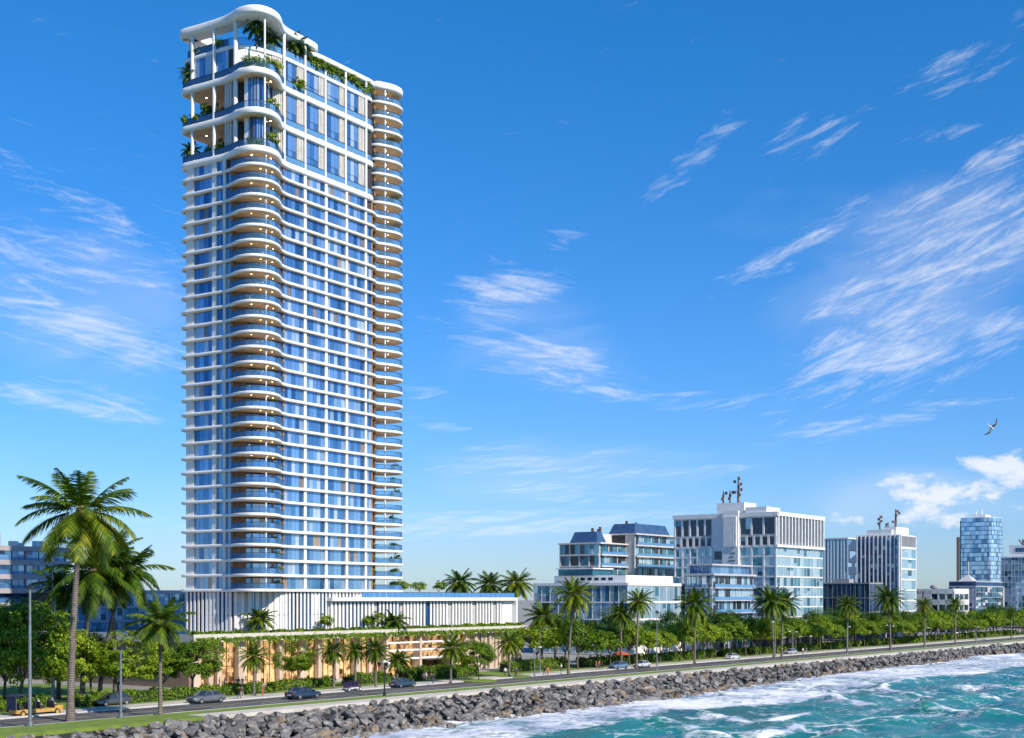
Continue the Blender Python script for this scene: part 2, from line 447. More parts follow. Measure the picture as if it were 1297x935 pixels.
for i, z in enumerate(TL):
    zz0 = z+1.13; zz1 = (TL+[ZT])[i+1]+.02
    for a0 in (3.2, 9.05, 14.8, 20.4): pleats((a0,FY),(a0+2.0,FY),zz0,zz1,5)
    if i < 2: pleats((-8.6,6.55),(-8.6,4.75),zz0,zz1,4); pleats((-2.8,1.0),(-.5,.78),zz0,zz1,5)
    if i < 2:
        mb = MB(); panes(mb, (1.0,15.8),(1.0,6.9),zz0,zz1-.6,5,.3,mis=(0,)); mb.build('terrace_glazing', [gl_d, gl_b, gl_c], tower)
        mb = MB(); mb.slab2((1.0,6.6),(-8.6,6.6),-.08,.01,zz0,zz1); mb.build('terrace_wall', [woodwall], tower)
pleats((LX,9.9),(LX,8.7),TL[2]+1.13,ZT+.02,3)
pleats((-2.8,1.15),(-.5,.8),TL[2]+1.13,ZT+.02,5)
mb = MB(); mb.slab2((-8.7,4.5),(-7.3,2.9),-.1,.01,TL[2]+1.13,ZT); mb.slab2((-7.3,2.9),(-5.2,1.9),-.1,.01,TL[2]+1.13,ZT); mb.slab2((-5.2,1.9),(-2.85,1.2),-.1,.01,TL[2]+1.13,ZT)
mb.build('loggia_wall', [white2], tower)
for a, b, z0, z1, r in ((-9.0,14.4,TL[0]+1,115.5,.34),(-9.0,8.9,TL[0]+1,115.5,.36),(-9.1,3.6,TL[0]+1,115.5,.4),
                        (-7.7,-2.0,TL[0]+1,115.5,.18),(-.5,.25,TL[0]+1,115.5,.3),(5.1,.3,TL[0]+1,115.5,.24),
                        (10.6,.3,TL[0]+1,114.3,.24),(16.3,.3,TL[0]+1,114.3,.24),(22.3,.3,TL[0]+1,114.3,.26),(8.6,15.6,ZT,115.5,.3),(-7.6,16.4,ZT,115.5,.3)):
    mb = MB(); mb.tube([(a,b,z0),(a,b,z1)], r, 12); mb.build('column', [white2], tower, smooth=True)
# slatted skirt at the foot of the tower
mb = MB()
path = [(-9.1,16.2),(-9.1,4.4),(-7.6,2.55),(-5.3,1.35),(-2.9,.7),(-.2,.5),(27.2,.5)]
run = 0.0
for i in range(len(path)-1):
    p = Vector(path[i]); q = Vector(path[i+1]); L = (q-p).length; n = max(1, int(L/.95))
    for j in range(n):
        a = p.lerp(q, (j+.3)/n); b = p.lerp(q, (j+.7)/n)
        mb.slab2(a, b, -.03, .14, 8.9, 15.95, 0)
mb.slab2((27.2,.3),(29.4,.3),-.1,.5,8.9,15.95,0)
mb.build('slat_screen', [white2], tower)
mb = MB()
for i, (p, q, n, cw) in enumerate((((-8.8,15.9),(-8.8,4.7),9,.25),((-8.7,4.5),(-7.3,2.9),1,.9),((-7.3,2.9),(-5.2,1.7),2,.8),((-5.2,1.7),(-2.8,1.0),2,.9),((-2.8,1.0),(-.5,.76),2,.9),((-.3,.74),(24.5,.74),20,.22))):
    panes(mb, p, q, 9.0, 15.9, n, cw, out=.03, split=.42)
mb.build('skirt_glazing', [gl_b, gl_d, white2], tower)
# ------------------------------------------------------------------ podium (road frame: x along the road, y inland)
stone = mat('beige limestone', (.54,.43,.33), (.45,.36,.27), .5, .65, bmp=.05)
stone2 = mat('rosy limestone', (.60,.46,.37), (.52,.40,.31), .5, .65, bmp=.05)
def lit_mat(name, c1, c2, strength):
    m, nt, b = nodes_of(name)
    tc = nt.nodes.new('ShaderNodeTexCoord')
    mp = nt.nodes.new('ShaderNodeMapping'); mp.inputs['Scale'].default_value = (.7, .7, .45)
    nt.links.new(tc.outputs['Object'], mp.inputs[0])
    def cells(sc_, seed):
        v = nt.nodes.new('ShaderNodeTexVoronoi'); v.distance = 'CHEBYCHEV'; v.inputs['Scale'].default_value = sc_; v.inputs['Randomness'].default_value = .55
        m2 = nt.nodes.new('ShaderNodeMapping'); m2.inputs['Location'].default_value = (seed, seed, seed)
        nt.links.new(mp.outputs[0], m2.inputs[0]); nt.links.new(m2.outputs[0], v.inputs['Vector'])
        x = nt.nodes.new('ShaderNodeSeparateColor'); nt.links.new(v.outputs['Color'], x.inputs[0]); return x.outputs[0]
    k = math_(nt, 'ADD', math_(nt, 'MULTIPLY', cells(1.0, 3.1), .45), math_(nt, 'MULTIPLY', cells(2.7, 7.7), .35))
    k = math_(nt, 'ADD', k, math_(nt, 'MULTIPLY', noise(nt, .6, 3, mp.outputs[0]), .3))
    k = mapr(nt, k, .22, .85)
    c = mixrgb(nt, k, c1, c2)
    nt.links.new(mixrgb(nt, k, tuple(x*.3 for x in c1), (.35,.2,.1)), b.inputs['Base Color'])
    nt.links.new(c, b.inputs['Emission Color']); b.inputs['Emission Strength'].default_value = strength
    b.inputs['Roughness'].default_value = .08
    return m
lit = lit_mat('lit lobby window', (.07,.022,.008), (1.0,.60,.25), .95)
PU0, PV = 146.0, 173.0; PL = 91.5
pod = thing('podium_building', 'low beige stone podium with warm lit lobby windows and white slatted upper storey', 'building', P(PU0, PV), ROADROT)
mb = MB(); mb.box(0, PL, 1.2, 60, 0, 7.55); mb.build('inner_wall', [mat('lobby wall', (.30,.2,.12), None, 1, .7)], pod)
mb = MB()
mb.box(-1.2, PL+.4, -1.4, 60.2, 7.6, 8.0, 0)
mb.box(-1.2, PL+.4, -1.4, -1.1, 8.0, 8.95, 0)
mb.box(-1.2, -.9, -1.1, 60, 8.0, 8.95, 0)
mb.build('planter_deck', [mat('pale concrete', (.6,.56,.5), (.5,.46,.41), .8, .7)], pod)
r2 = random.Random(3)
# stone piers and lit bays
piers_u = [0.2, 3.0, 5.2, 9.5, 14, 19.0, 24.5, 28.6, 33.5, 38.2, 42.5]
for i, u in enumerate(piers_u):
    w = .9 if i % 3 else 1.5
    mb = MB(); mb.box(u, u+w, -.2 if i % 2 else .2, 1.3, 0, 7.6); mb.build('pier', [stone if i % 2 else stone2], pod)
    u2 = piers_u[i+1] if i+1 < len(piers_u) else 46.0
    a, b = u+w+.08, u2-.08
    n = max(1, round((b-a)/1.5))
    m2 = MB()
    for j in range(n):
        x0 = a+(b-a)*j/n+.05; x1 = a+(b-a)*(j+1)/n-.05
        for z0, z1 in ((.15, 3.3), (3.42, 7.5)):
            m2.box(x0, x1, .95, 1.15, z0, z1)
    m2.build('lobby_window', [lit], pod)
    m3 = MB()
    for j in range(n+1): m3.box(a+(b-a)*j/n-.06, a+(b-a)*j/n+.06, .85, 1.19, .1, 7.5)
    m3.box(a, b, .87, 1.18, 3.31, 3.41)
    m3.build('window_frame', [mat('bronze frame', (.12,.075,.045), None, 2, .4, .5)], pod)
# entrance bay with three balcony slabs
mb = MB()
for z in (2.95, 4.6, 6.1):
    mb.box(46.4, 65.8, -.9, 1.15, z, z+.32)
mb.build('balcony_slab', [white2], pod)
for z0, z1 in ((3.28,4.55),(4.93,6.05),(6.43,7.55)):
    mb = MB()
    for j in range(9):
        x0 = 46.5+j*2.14
        mb.box(x0, x0+2.0, .9, 1.17, z0, z1)
    mb.build('balcony_window', [lit], pod)
    mb = MB(); [mb.box(46.5, 65.7, -.82, -.79, z0+h_, z0+h_+.05) for h_ in (.18,.36,.54,.72)]; [mb.box(46.5+j_*2.13, 46.55+j_*2.13, -.82, -.79, z0, z0+.76) for j_ in range(10)]; mb.build('balcony_rail', [MATS['bronze frame']], pod)
for u in (46.0, 55.9, 65.8):
    mb = MB(); mb.box(u, u+.6, -1.05, 1.1, 0, 7.6); mb.build('pier', [stone2], pod)
mb = MB()
for j in range(6): mb.box(56.7+j*1.45, 58.0+j*1.45, .9, 1.18, .1, 2.7)
mb.build('entrance_door', [glass_mat('dark entrance glass', (.02,.016,.013), (.10,.06,.03), .05)], pod)
mb = MB(); mb.box(56.6, 65.7, -2.4, 1.1, 2.7, 2.92); mb.build('entrance_canopy', [mat('bronze canopy', (.10,.07,.05), None, 1, .5)], pod)
mb = MB()
for j in range(5): mb.box(46.8+j*1.8, 48.4+j*1.8, .9, 1.18, .1, 2.85)
mb.build('shop_window', [lit], pod)
for u in (68.2, 72.0):
    mb = MB(); mb.lathe([(.85,0),(.8,3),(.8,7.6)], 16, (u, .1)); mb.build('column', [stone], pod, smooth=True)
mb = MB()
for j in range(4): mb.box(67+j*1.75, 68.6+j*1.75, 1.0, 1.18, .1, 7.4)
mb.build('lobby_window', [lit], pod)
# fluted stone wall on the right
mb = MB(); mb.box(74, PL, .3, 1.6, 0, 7.59)
for j in range(14):
    u = 74.2+j*1.24
    mb.box(u, u+.82, -.15 if j % 4 else -.5, .31, 0, 7.59)
mb.build('fluted_wall', [stone], pod)
# white slatted storey
UA = 34.0
mb = MB(); mb.box(UA, PL-.2, 2.6, 40, 8.1, 14.6); mb.build('upper_wall', [white2], pod)
mb = MB()
j = 0; u = UA+.2
while u < PL-4.4:
    if not (u > 46 and (int(u*1.7) % 13 == 0)): mb.box(u, u+.46, 2.05, 2.3, 8.6, 14.3)
    u += 1.02
mb.build('slat_screen', [white], pod)
mb = MB()
for j in range(16):
    a = UA+.1+j*3.3
    if a+3.2 < PL-1: mb.box(a, a+3.15, 2.45, 2.62, 8.7, 14.2, 0 if j in (1,2,4,5,8) else 1)
mb.build('screen_glazing', [gl_b, mat('shaded panel', (.46,.45,.44), None, 1, .6)], pod)
mb = MB(); mb.box(UA-.3, PL, 1.2, 40.3, 14.35, 15.0); mb.build('roof_slab', [white], pod)
mb = MB(); mb.box(PL-.55, PL, 1.2, 2.0, 0, 14.36); mb.box(PL-.55, PL, 2.0, 40, 7.9, 14.36); mb.box(PL-4.2, PL-.6, 2.3, 2.6, 8.1, 14.36); mb.build('end_wall', [white2], pod)
mb = MB()
for j in range(28):
    a = UA+8+j*1.75
    if a+1.7 < PL: mb.box(a, a+1.66, 1.6, 1.63, 15.02, 16.0, 0)
mb.box(UA+8, PL-.1, 1.58, 1.66, 16.0, 16.06, 1)
mb.build('roof_railing', [rail, darkmetal], pod)
# ------------------------------------------------------------------ the other buildings
def solve_len(o, d, px):
    r = (px - CX)/F
    return (o.x - r*o.y)/(r*d.y - d.x)
VD = Vector((DX, DY, 0)); VM = Vector((MX, MY, 0))
def zat(py, Y): return CAMH + (HZ - py)*Y/F
class Bld:
    """a block with its near corner at the origin: face 'f' looks at the water, face 'l' down the road"""
    def __init__(s, name, label, px, Y, xl, xr, ytop, cat='building', base=0.0, group=None):
        o = Vector(((px-CX)/F*Y, Y, 0)); s.o = o; s.Y = Y
        s.b = solve_len(o, VM, xl); s.a = solve_len(o, VD, xr)
        s.h = zat(ytop, Y)
        s.root = thing(name, label, cat, o, ROADROT, group)
        s.w = []
    def fb(s, mb, face, s0, s1, d0, d1, z0, z1, mi=0):
        if face == 'f': mb.box(s0, s1, -d1, -d0, z0, z1, mi)
        else: mb.box(-d1, -d0, s0, s1, z0, z1, mi)
    def grid(s, face, s0, s1, z0, z1, nb, nf, pw, bw, wall, pd=.25, bd=.28, n=2, off=0.0, split=None, vert=True, horiz=True, glass=None, ends=True):
        cell = (s1-s0)/nb; fh = (z1-z0)/nf
        if vert:
            for i in range(nb+1):
                c = s0+i*cell
                s.fb(wall, face, c-pw/2, c+pw/2, off-.02, off+pd, z0, z1)
        if horiz:
            for j in range(nf+1):
                z = z0+j*fh
                s.fb(wall, face, s0, s1, off-.02, off+bd, z-bw/2, z+bw/2)
        for j in range(nf):
            for i in range(nb):
                s.w.append((face, s0+i*cell+(pw/2 if vert else .03)+.01, s0+(i+1)*cell-(pw/2 if vert else .03)-.01, z0+j*fh+(bw/2 if horiz else .03)+.01, z0+(j+1)*fh-(bw/2 if horiz else .03)-.01, n, off, glass))
    def finish(s, mats, limit=40, cw=.25, mis=(0,0,1)):
        order = sorted(range(len(s.w)), key=lambda i: -(s.w[i][2]-s.w[i][1])*(s.w[i][4]-s.w[i][3])*(1+.002*s.w[i][3]))
        rest = MB()
        for k, i in enumerate(order):
            face, a, b, z0, z1, n, off, gl = s.w[i]
            mb = MB() if k < limit else rest
            for j in range(n):
                p = a+(b-a)*j/n+.03; q = a+(b-a)*(j+1)/n-.03
                mi = gl if gl is not None else (2 if rng.random() < cw else rng.choice(mis))
                if rng.random() < .35 and z1-z0 > 2:
                    zz = z0+(z1-z0)*rng.choice((.35,.5,.65))
                    s.fb(mb, face, p, q, off, off+.06, z0+.03, zz, mi); s.fb(mb, face, p, q, off, off+.06, zz+.02, z1-.03, rng.choice((0,1,2)))
                else: s.fb(mb, face, p, q, off, off+.06, z0+.03, z1-.03, mi)
            if k < limit: mb.build('window', mats, s.root)
        if rest.v: tag(rest.build('window', mats, s.root), kind='stuff')
pale_glass = glass_mat('pale sky glass', (.22,.42,.55), (.50,.66,.74), .08, .4)
teal_glass = glass_mat('teal office glass', (.03,.13,.20), (.10,.30,.40), .06, .45)
dark_glass = glass_mat('dark office glass', (.012,.02,.035), (.04,.07,.11), .06, .35)
mirror_glass = glass_mat('mirror blue glass', (.36,.58,.84), (.60,.78,.94), .05, .6)
navy_glass = glass_mat('navy glass', (.02,.05,.12), (.06,.14,.30), .06, .5)
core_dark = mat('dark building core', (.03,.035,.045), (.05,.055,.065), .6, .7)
lilac = mat('cool grey render', (.50,.49,.52), (.44,.43,.46), .4, .7)
cream = mat('cream render', (.66,.62,.57), (.58,.54,.50), .4, .7)
roofgrey = mat('grey roof', (.34,.34,.35), (.27,.27,.28), .8, .8)
blueroof = mat('blue standing seam roof', (.08,.16,.29), (.06,.12,.23), .7, .35, .4)
rust = mat('rusty antenna metal', (.22,.13,.10), (.12,.08,.07), 3, .7)

def box_part(b, name, m, x0, x1, y0, y1, z0, z1):
    mb = MB(); mb.box(x0, x1, y0, y1, z0, z1); return mb.build(name, [m], b.root)
def mast(b, x, y, z, h, name='antenna_mast', w=.5):
    mb = MB(); mb.tube([(x,y,z),(x,y,z+h)], [w*.5, w*.25], 8)
    k = random.Random(int(x*10+h))
    for i in range(int(h/1.1)):
        zz = z+h*.25+i*h*.7/max(1,int(h/1.1)); t = k.random()*6.28; r = w*.9+.35
        mb.box(x+r*cos(t)-.3, x+r*cos(t)+.3, y+r*sin(t)-.3, y+r*sin(t)+.3, zz, zz+.9)
        mb.bar((x,y,zz+.4),(x+r*cos(t),y+r*sin(t),zz+.4), .12)
    mb.build(name, [rust], b.root)

# --- white office block with the mast
B = Bld('office_building', 'broad white office block with telecom mast and finned top storey', 983, 400, 854.5, 1041.5, 648)
a, b, H = B.a, B.b, B.h
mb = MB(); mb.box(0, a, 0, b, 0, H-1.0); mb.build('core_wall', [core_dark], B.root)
w = MB()
top2 = H-10.2
B.grid('f', .0, a, 3.0, top2, 14, 9, .14, .42, w, .15, .2, 1)
s1, s2, s3 = (solve_len(B.o, VM, x) for x in (937, 917, 903))
B.grid('l', 0, s1, 3.0, top2, 3, 9, .55, .55, w, .3, .25, 2)
B.grid('l', 0, s1, top2, top2+3.2, 5, 1, .7, .7, w, .35, .3, 1, glass=3)
B.grid('l', 0, s1, top2+3.2, H-1.4, 3, 1, .55, .5, w, .35, .3, 2, glass=3)
B.grid('l', s3, b-.2, 3.0, top2, 5, 9, .55, .55, w, .3, .25, 2)
B.grid('l', s3, b-.2, top2, top2+3.2, 6, 1, .7, .7, w, .35, .3, 1, glass=3)
B.grid('l', s3, b-.2, top2+3.2, H-1.4, 5, 1, .6, .5, w, .35, .3, 1, glass=3)
B.fb(w, 'l', s1, s2, -.02, 1.1, 0, H+.6)
B.fb(w, 'l', s2, s3, -.02, .3, 0, H-.5)
for i in range(7): B.fb(w, 'l', s1+.5+i*(s2-s1-1)/7, s1+1.0+i*(s2-s1-1)/7, 1.09, 1.5, top2, H-1)
for i in range(15):
    x = .2+(a-.9)*i/14
    B.fb(w, 'f', x, x+.55, .0, .75, top2+.4, H-1.2)
B.fb(w, 'f', -.75, a+.4, -.3, .8, H-1.2, H); B.fb(w, 'f', -.7, a+.3, -.02, .8, top2-.35, top2+.4)
B.fb(w, 'l', -.8, b+.3, -.3, .7, H-1.3, H)
w.box(0, a, .4, b, H-1.4, H-.5); w.box(-.2, 9, 3, s1-2, H-.6, H+1.6); w.box(1, 9, s1-1, s2+3, H-.6, H+3.3)
w.build('wall', [white2], B.root)
mb = MB(); B.fb(mb, 'f', .4, a-.4, .02, .07, top2+.4, H-1.2); mb.build('top_glazing', [dark_glass], B.root)
for i in range(7): B.w.append(('l', s2+.6, s3-.6, 5+i*3.6, 7.6+i*3.6, 2, .3, 3))
B.finish([pale_glass, teal_glass, glass_mat('blue grey blind glass', (.30,.44,.54), (.48,.60,.68), .08, .3), dark_glass], 60, .2)
mast(B, 3.0, s1+2, H+3.2, 8.2, w=.9); mast(B, 3, s2-.5, H+3.2, 4.2, w=.6); mast(B, 3, s2+1.8, H+3.2, 4.0, w=.6)
mb = MB()
for k_ in range(9): B.fb(mb, 'l', s1+1.0+.5*(k_ % 2), s1+2.6+.35*(k_ % 3), 1.1, 1.16, top2-2.2-k_*1.15, top2-1.7-k_*1.15)
mb.build('wall_sign', [greymetal], B.root)
# --- stepped balcony block in front of it
B = Bld('apartment_block', 'glassy grey apartment block with blue penthouse band and balconies before white office', 902, 362, 869, 953, 714)
a, b, H = B.a, B.b, B.h
mb = MB(); mb.box(0, a, 0, b, 0, H-2.7); mb.box(.7, a-.7, .7, b-.7, H-2.7, H-.3); mb.build('core_wall', [core_dark], B.root)
w = MB()
B.grid('f', 0, a, .5, H-3.1, 7, 6, .3, .3, w, .2, 1.0, 2); B.grid('l', 0, b, .5, H-3.1, 5, 6, .3, .3, w, .2, .9, 2)
w.box(-1.1, a+.5, -1.1, b, H-3.15, H-2.65); w.box(-.2, a, -.2, b, H-.45, H)
w.build('wall', [lilac], B.root)
mb = MB()
for i in range(9): mb.box(.7+i*(a-1.4)/9+.05, .7+(i+1)*(a-1.4)/9-.05, .6, .72, H-2.6, H-.5)
for i in range(6): mb.box(.6, .72, .7+i*(b-1.4)/6+.05, .7+(i+1)*(b-1.4)/6-.05, H-2.6, H-.5)
mb.build('penthouse_glazing', [gl_a], B.root)
mb = MB()
for j in range(5):
    z = .5+(H-3.6)/6*(j+1)
    mb.box(0, a, -.95, -.92, z+.2, z+1.0); mb.box(-.87, -.84, 0, b, z+.2, z+1.0)
mb.build('balcony_rail', [rail_clear], B.root)
B.finish([pale_glass, dark_glass, MATS['blue grey blind glass'], teal_glass], 40, .25, (0,1,1,3))
# --- long low glass building
B = Bld('glass_pavilion', 'long low glass building with white roof band behind the palm row', 795, 345, 676, 880, 738)
a, b, H = B.a, B.b, B.h
mb = MB(); mb.box(0, a, 0, b, 0, H-.7); mb.build('core_wall', [core_dark], B.root)
w = MB()
B.grid('f', 0, a, .3, H-.6, 9, 4, .18, .55, w, .12, .2, 2); B.grid('l', 0, b, .3, H-.6, 11, 4, .18, .35, w, .12, .2, 2)
w.box(-.35, a+.3, -.35, b, H-.7, H); w.box(4, a-5, 3, b-4, H-.1, H+2.0); w.box(-.2, a, -.3, .1, 0, 3.2)
w.build('wall', [white], B.root)
box_part(B, 'penthouse_glazing', teal_glass, 3, 12, b-17, b-6, H+2.0, H+3.7); box_part(B, 'penthouse_roof', white, 2.5, 12.5, b-17.5, b-5.5, H+3.7, H+4.0)
mb = MB()
for i in range(5): mb.box(3.9, 4.0, 7+i*2.2, 8.4+i*2.2, H+.7, H+1.4)
mb.build('roof_vent', [dark_glass], B.root)
B.finish([pale_glass, teal_glass, mirror_glass], 50, .3)
# --- apartment block with blue mansards
B = Bld('apartment_block', 'cream apartment block with two blue mansard roofs and stepped balconies', 759, 430, 710, 842, 687)
a, b, H = B.a, B.b, B.h
a1 = a*.38; H2 = H+3.4
mb = MB(); mb.box(0, a1, 0, b, 0, H-.5); mb.box(a1, a, -3.5, b*.8, 0, H2-.5); mb.build('core_wall', [core_dark], B.root)
w = MB()
fl = 8
B.grid('l', 0, b, 3, H-.3, 4, fl, .45, .5, w, .3, .6, 2); B.grid('f', 0, a1, 3, H-.3, 3, fl, .35, .45, w, .3, 1.1, 2)
B.grid('f', a1, a, 3, H2-.3, 5, fl+1, .4, .45, w, .3, 1.1, 2, off=3.5)
w.box(a1-.05, a1+.3, -3.6, 0, 0, H2); w.box(-1.0, a1+.2, -1.2, b+.3, H-.45, H); w.box(a1-.8, a+.9, -4.8, b*.8, H2-.45, H2)
for j in range(fl+1):
    z = 3+(H2-3.3)/(fl+1)*j; w.box(a-.1, a+.9, -4.5, 2, z-.2, z+.2)
w.box(5, a1+2, 5, b-6, H, H+3.2); w.build('wall', [cream], B.root)
def mansard(x0, x1, y0, y1, z, h, ins):
    mb = MB()
    mb.add([(x0,y0,z),(x1,y0,z),(x1,y1,z),(x0,y1,z),(x0+ins,y0+ins,z+h),(x1-ins,y0+ins,z+h),(x1-ins,y1-ins,z+h),(x0+ins,y1-ins,z+h)],
           [(0,1,5,4),(1,2,6,5),(2,3,7,6),(3,0,4,7),(4,5,6,7)])
    mb.build('mansard_roof', [blueroof], B.root)
mansard(.8, 6.2, 1.2, b-3, H+.02, 3.6, 1.2); mansard(a1+1.5, a-1.5, -3.0, b*.5, H2+.02, 3.4, 1.3)
for x, y, z, h in ((4,5,H+3.5,1.4),(7,4,H+3.2,2.2),(9,6,H+3.2,1.6),(a1+6,3,H2+3.3,1.3),(a1+12,3,H2+3.3,1.0),(a-1,0,H2,2.6)): box_part(B, 'chimney', rust, x, x+.7, y, y+.7, z, z+h)
mb = MB()
for j in range(fl):
    z = 3+(H-3.3)/fl*j; mb.box(.2, a1, -1.08, -1.05, z+.25, z+1.1)
for j in range(fl+1):
    z = 3+(H2-3.3)/(fl+1)*j; mb.box(a1+.3, a, -4.58, -4.55, z+.25, z+1.1)
mb.build('balcony_rail', [rail_clear], B.root)
B.finish([teal_glass, dark_glass, pale_glass], 60, .12)
# --- blue striped slab
B = Bld('office_building', 'flat topped blue glass slab with fine vertical stripes', 1074, 560, 1036, 1092, 681)
a, b, H = B.a, B.b, B.h
w = MB(); w.box(0, a, 0, b, 0, H-.1); w.build('core_wall', [core_dark], B.root)
w = MB()
for i in range(10): B.fb(w, 'l', b*i/9-.05, b*i/9+.05, .0, .2, 0, H-.5)
w.box(-.3, a, -.2, b, H-.5, H); w.build('mullion_fins', [white2], B.root)
B.grid('l', 0, b, 0, H-.5, 18, 1, .3, .2, MB(), n=1, glass=0); B.grid('f', 0, a, 0, H-.5, 8, 8, .3, .3, MB(), n=1, glass=3)
B.finish([mirror_glass, gl_a, gl_a, navy_glass], 40, .4)
# --- finned tower with masts
B = Bld('office_building', 'office tower with white vertical fins over dark glass and rooftop masts', 1139, 500, 1086, 1159.5, 677)
a, b, H = B.a, B.b, B.h
w = MB(); w.box(0, a, 0, b, 0, H-.1); w.build('core_wall', [core_dark], B.root)
w = MB()
nfin = 10
for i in range(nfin+1):
    y = b*i/nfin
    B.fb(w, 'l', y-.2, y+.2, 0, .6, 0, H-.3)
B.fb(w, 'l', -.9, .7, -.02, .5, 0, H); w.box(-.9, 0, -.25, 0, 0, H)
w.box(-.25, a+.2, -.3, b, H-.5, H); w.box(1, a-1, b*.2, b*.8, H, H+2.0); w.box(2, a-2, b*.12, b*.4, H, H+3.0)
B.grid('f', 0.6, a, 2, H-5, 1, 8, .4, .6, w, .2, .3, 4, glass=0)
B.fb(w, 'f', a-.4, a+.2, 0, .3, 0, H); B.fb(w, 'f', 0, a, 0, .25, H-5, H-4.5)
for i in range(12): B.fb(w, 'f', .8+i*(a-1)/12, 1.0+i*(a-1)/12, 0, .3, H-4.5, H-.4)
w.build('wall', [white2], B.root)
B.grid('l', 0, b, 1, H-.6, nfin, 11, .6, .25, MB(), n=1, glass=3)
B.finish([pale_glass, teal_glass, pale_glass, navy_glass], 40, .2)
mast(B, a*.5, b*.28, H+3, 7.0, w=1.1); mast(B, a*.5, b*.66, H+2, 6.0, w=.6); mast(B, a*.5, b*.46, H+2, 3.2, w=.6)
# --- dark low glass block
B = Bld('office_building', 'low dark glass block below the blue striped slab', 1101, 455, 1043, 1118, 738)
a, b, H = B.a, B.b, B.h
w = MB(); w.box(0, a, 0, b, 0, H-.1); w.build('core_wall', [core_dark], B.root)
w = MB(); w.box(-.2, a, -.2, b, H-.35, H)
B.grid('l', 0, b, .5, H-.4, 10, 4, .12, .22, w, .1, .12, 2); B.grid('f', 0, a, .5, H-.4, 4, 4, .12, .22, w, .1, .12, 2)
w.box(2, 6, 8, 14, H, H+1.3); w.build('wall', [roofgrey], B.root)
B.finish([navy_glass, teal_glass, dark_glass], 40, .3)
# --- low white building
B = Bld('office_building', 'low white building with long window bands and rooftop dishes', 1208, 520, 1160, 1226, 749)
a, b, H = B.a, B.b, B.h
w = MB(); w.box(0, a, 0, b, 0, H-.1); w.build('core_wall', [core_dark], B.root)
w = MB()
B.fb(w, 'l', b*.62, b, 0, .3, H-8, H); B.grid('l', 0, b, .5, H, 5, 4, .6, 2.0, w, .3, .3, 2); B.grid('f', 0, a, .5, H, 3, 4, .6, 2.0, w, .3, .3, 2)
w.build('wall', [white2], B.root)
B.finish([dark_glass, teal_glass, dark_glass], 40, .2)
for y in (9, 24, 33):
    mb = MB(); mb.lathe([(1.0,H),(1.0,H+1.2),(1.7,H+1.3),(1.5,H+2.2),(.6,H+2.6)], 12, (4, y)); mb.build('roof_equipment', [roofgrey], B.root)
# --- grey and teal block with a sail roof
B = Bld('office_building', 'grey panelled block with teal glass side and small pitched rooftop pavilion', 1236, 610, 1202, 1270, 736)
a, b, H = B.a, B.b, B.h
w = MB(); w.box(0, a, 0, b, 0, H-.1); w.build('core_wall', [core_dark], B.root)
w = MB(); w.box(-.3, a+.2, -.3, b, H-2.6, H-2.2); w.box(-.1, a, -.1, b, H-.4, H)
B.grid('l', 0, b, .5, H-2.6, 8, 8, .25, .25, w, .15, .15, 1, glass=2); B.grid('f', 0, a, .5, H-2.6, 12, 8, .12, .15, w, .1, .1, 1)
w.box(a-1.0, a+.5, -.6, 3, 0, H-2.6); w.build('wall', [lilac], B.root)
box_part(B, 'upper_glazing', navy_glass, -.05, a-.2, -.06, b-.2, H-2.2, H-.4)
mb = MB(); mb.add([(2,2,H),(9,2,H),(9,9,H),(2,9,H),(5,5,H+3.2)], [(0,1,4),(1,2,4),(2,3,4),(3,0,4)]); mb.box(3,8,3,8,H-.1,H+.9); mb.tube([(5,5,H+3),(5,5,H+9)], .3, 6)
mb.build('pavilion_roof', [lilac], B.root)
B.finish([teal_glass, dark_glass, lilac], 40, .03)
# --- round cornered glass tower
o = Vector(((1243-CX)/F*820, 820, 0)); H = zat(657, 820)
rt = thing('glass_tower', 'slender mirror glass tower with rounded corners and brown side fins', 'tower', o, ROADROT)
sq = catmull([(-11,-8),(-8,-10.5),(0,-11),(8,-10.5),(11,-8),(11.4,0),(11,8),(8,10.5),(0,11),(-8,10.5),(-11,8),(-11.4,0)], 5, True)
mb = MB(); poly_prism(mb, offset(sq, .1), 0, H-1.5); mb.build('core_wall', [core_dark], rt)
mb = MB()
nfl = 24
for j in range(nfl):
    for i in range(len(sq)):
        p, q = sq[i], sq[(i+1) % len(sq)]
        if p.y > 8 and q.y > 8: continue
        panes(mb, p, q, H*j/nfl+.2, H*(j+1)/nfl-.12, 1, .12, out=.02, gap=.04)
tag(mb.build('window', [mirror_glass, MATS['blue window glass'], pale_glass], rt), kind='stuff')
mb = MB(); poly_prism(mb, offset(sq, .5), H-1.5, H+.2); mb.box(-5,5,-4,4,H+.2,H+2.2); mb.tube([(1,0,H+2),(1,0,H+6)], [.5,.2], 6); mb.tube([(-4,2,H+2),(-4,2,H+4)], .4, 6); mb.build('roof_cap', [white2], rt)
mb = MB()
mb.box(-11.0,-9.8,10,11.6,0,H*.82); mb.box(10.6,12.0,-7.5,-5.5,0,H*.88); mb.build('side_fin', [mat('brown cladding', (.30,.19,.14), None, 1, .6)], rt)
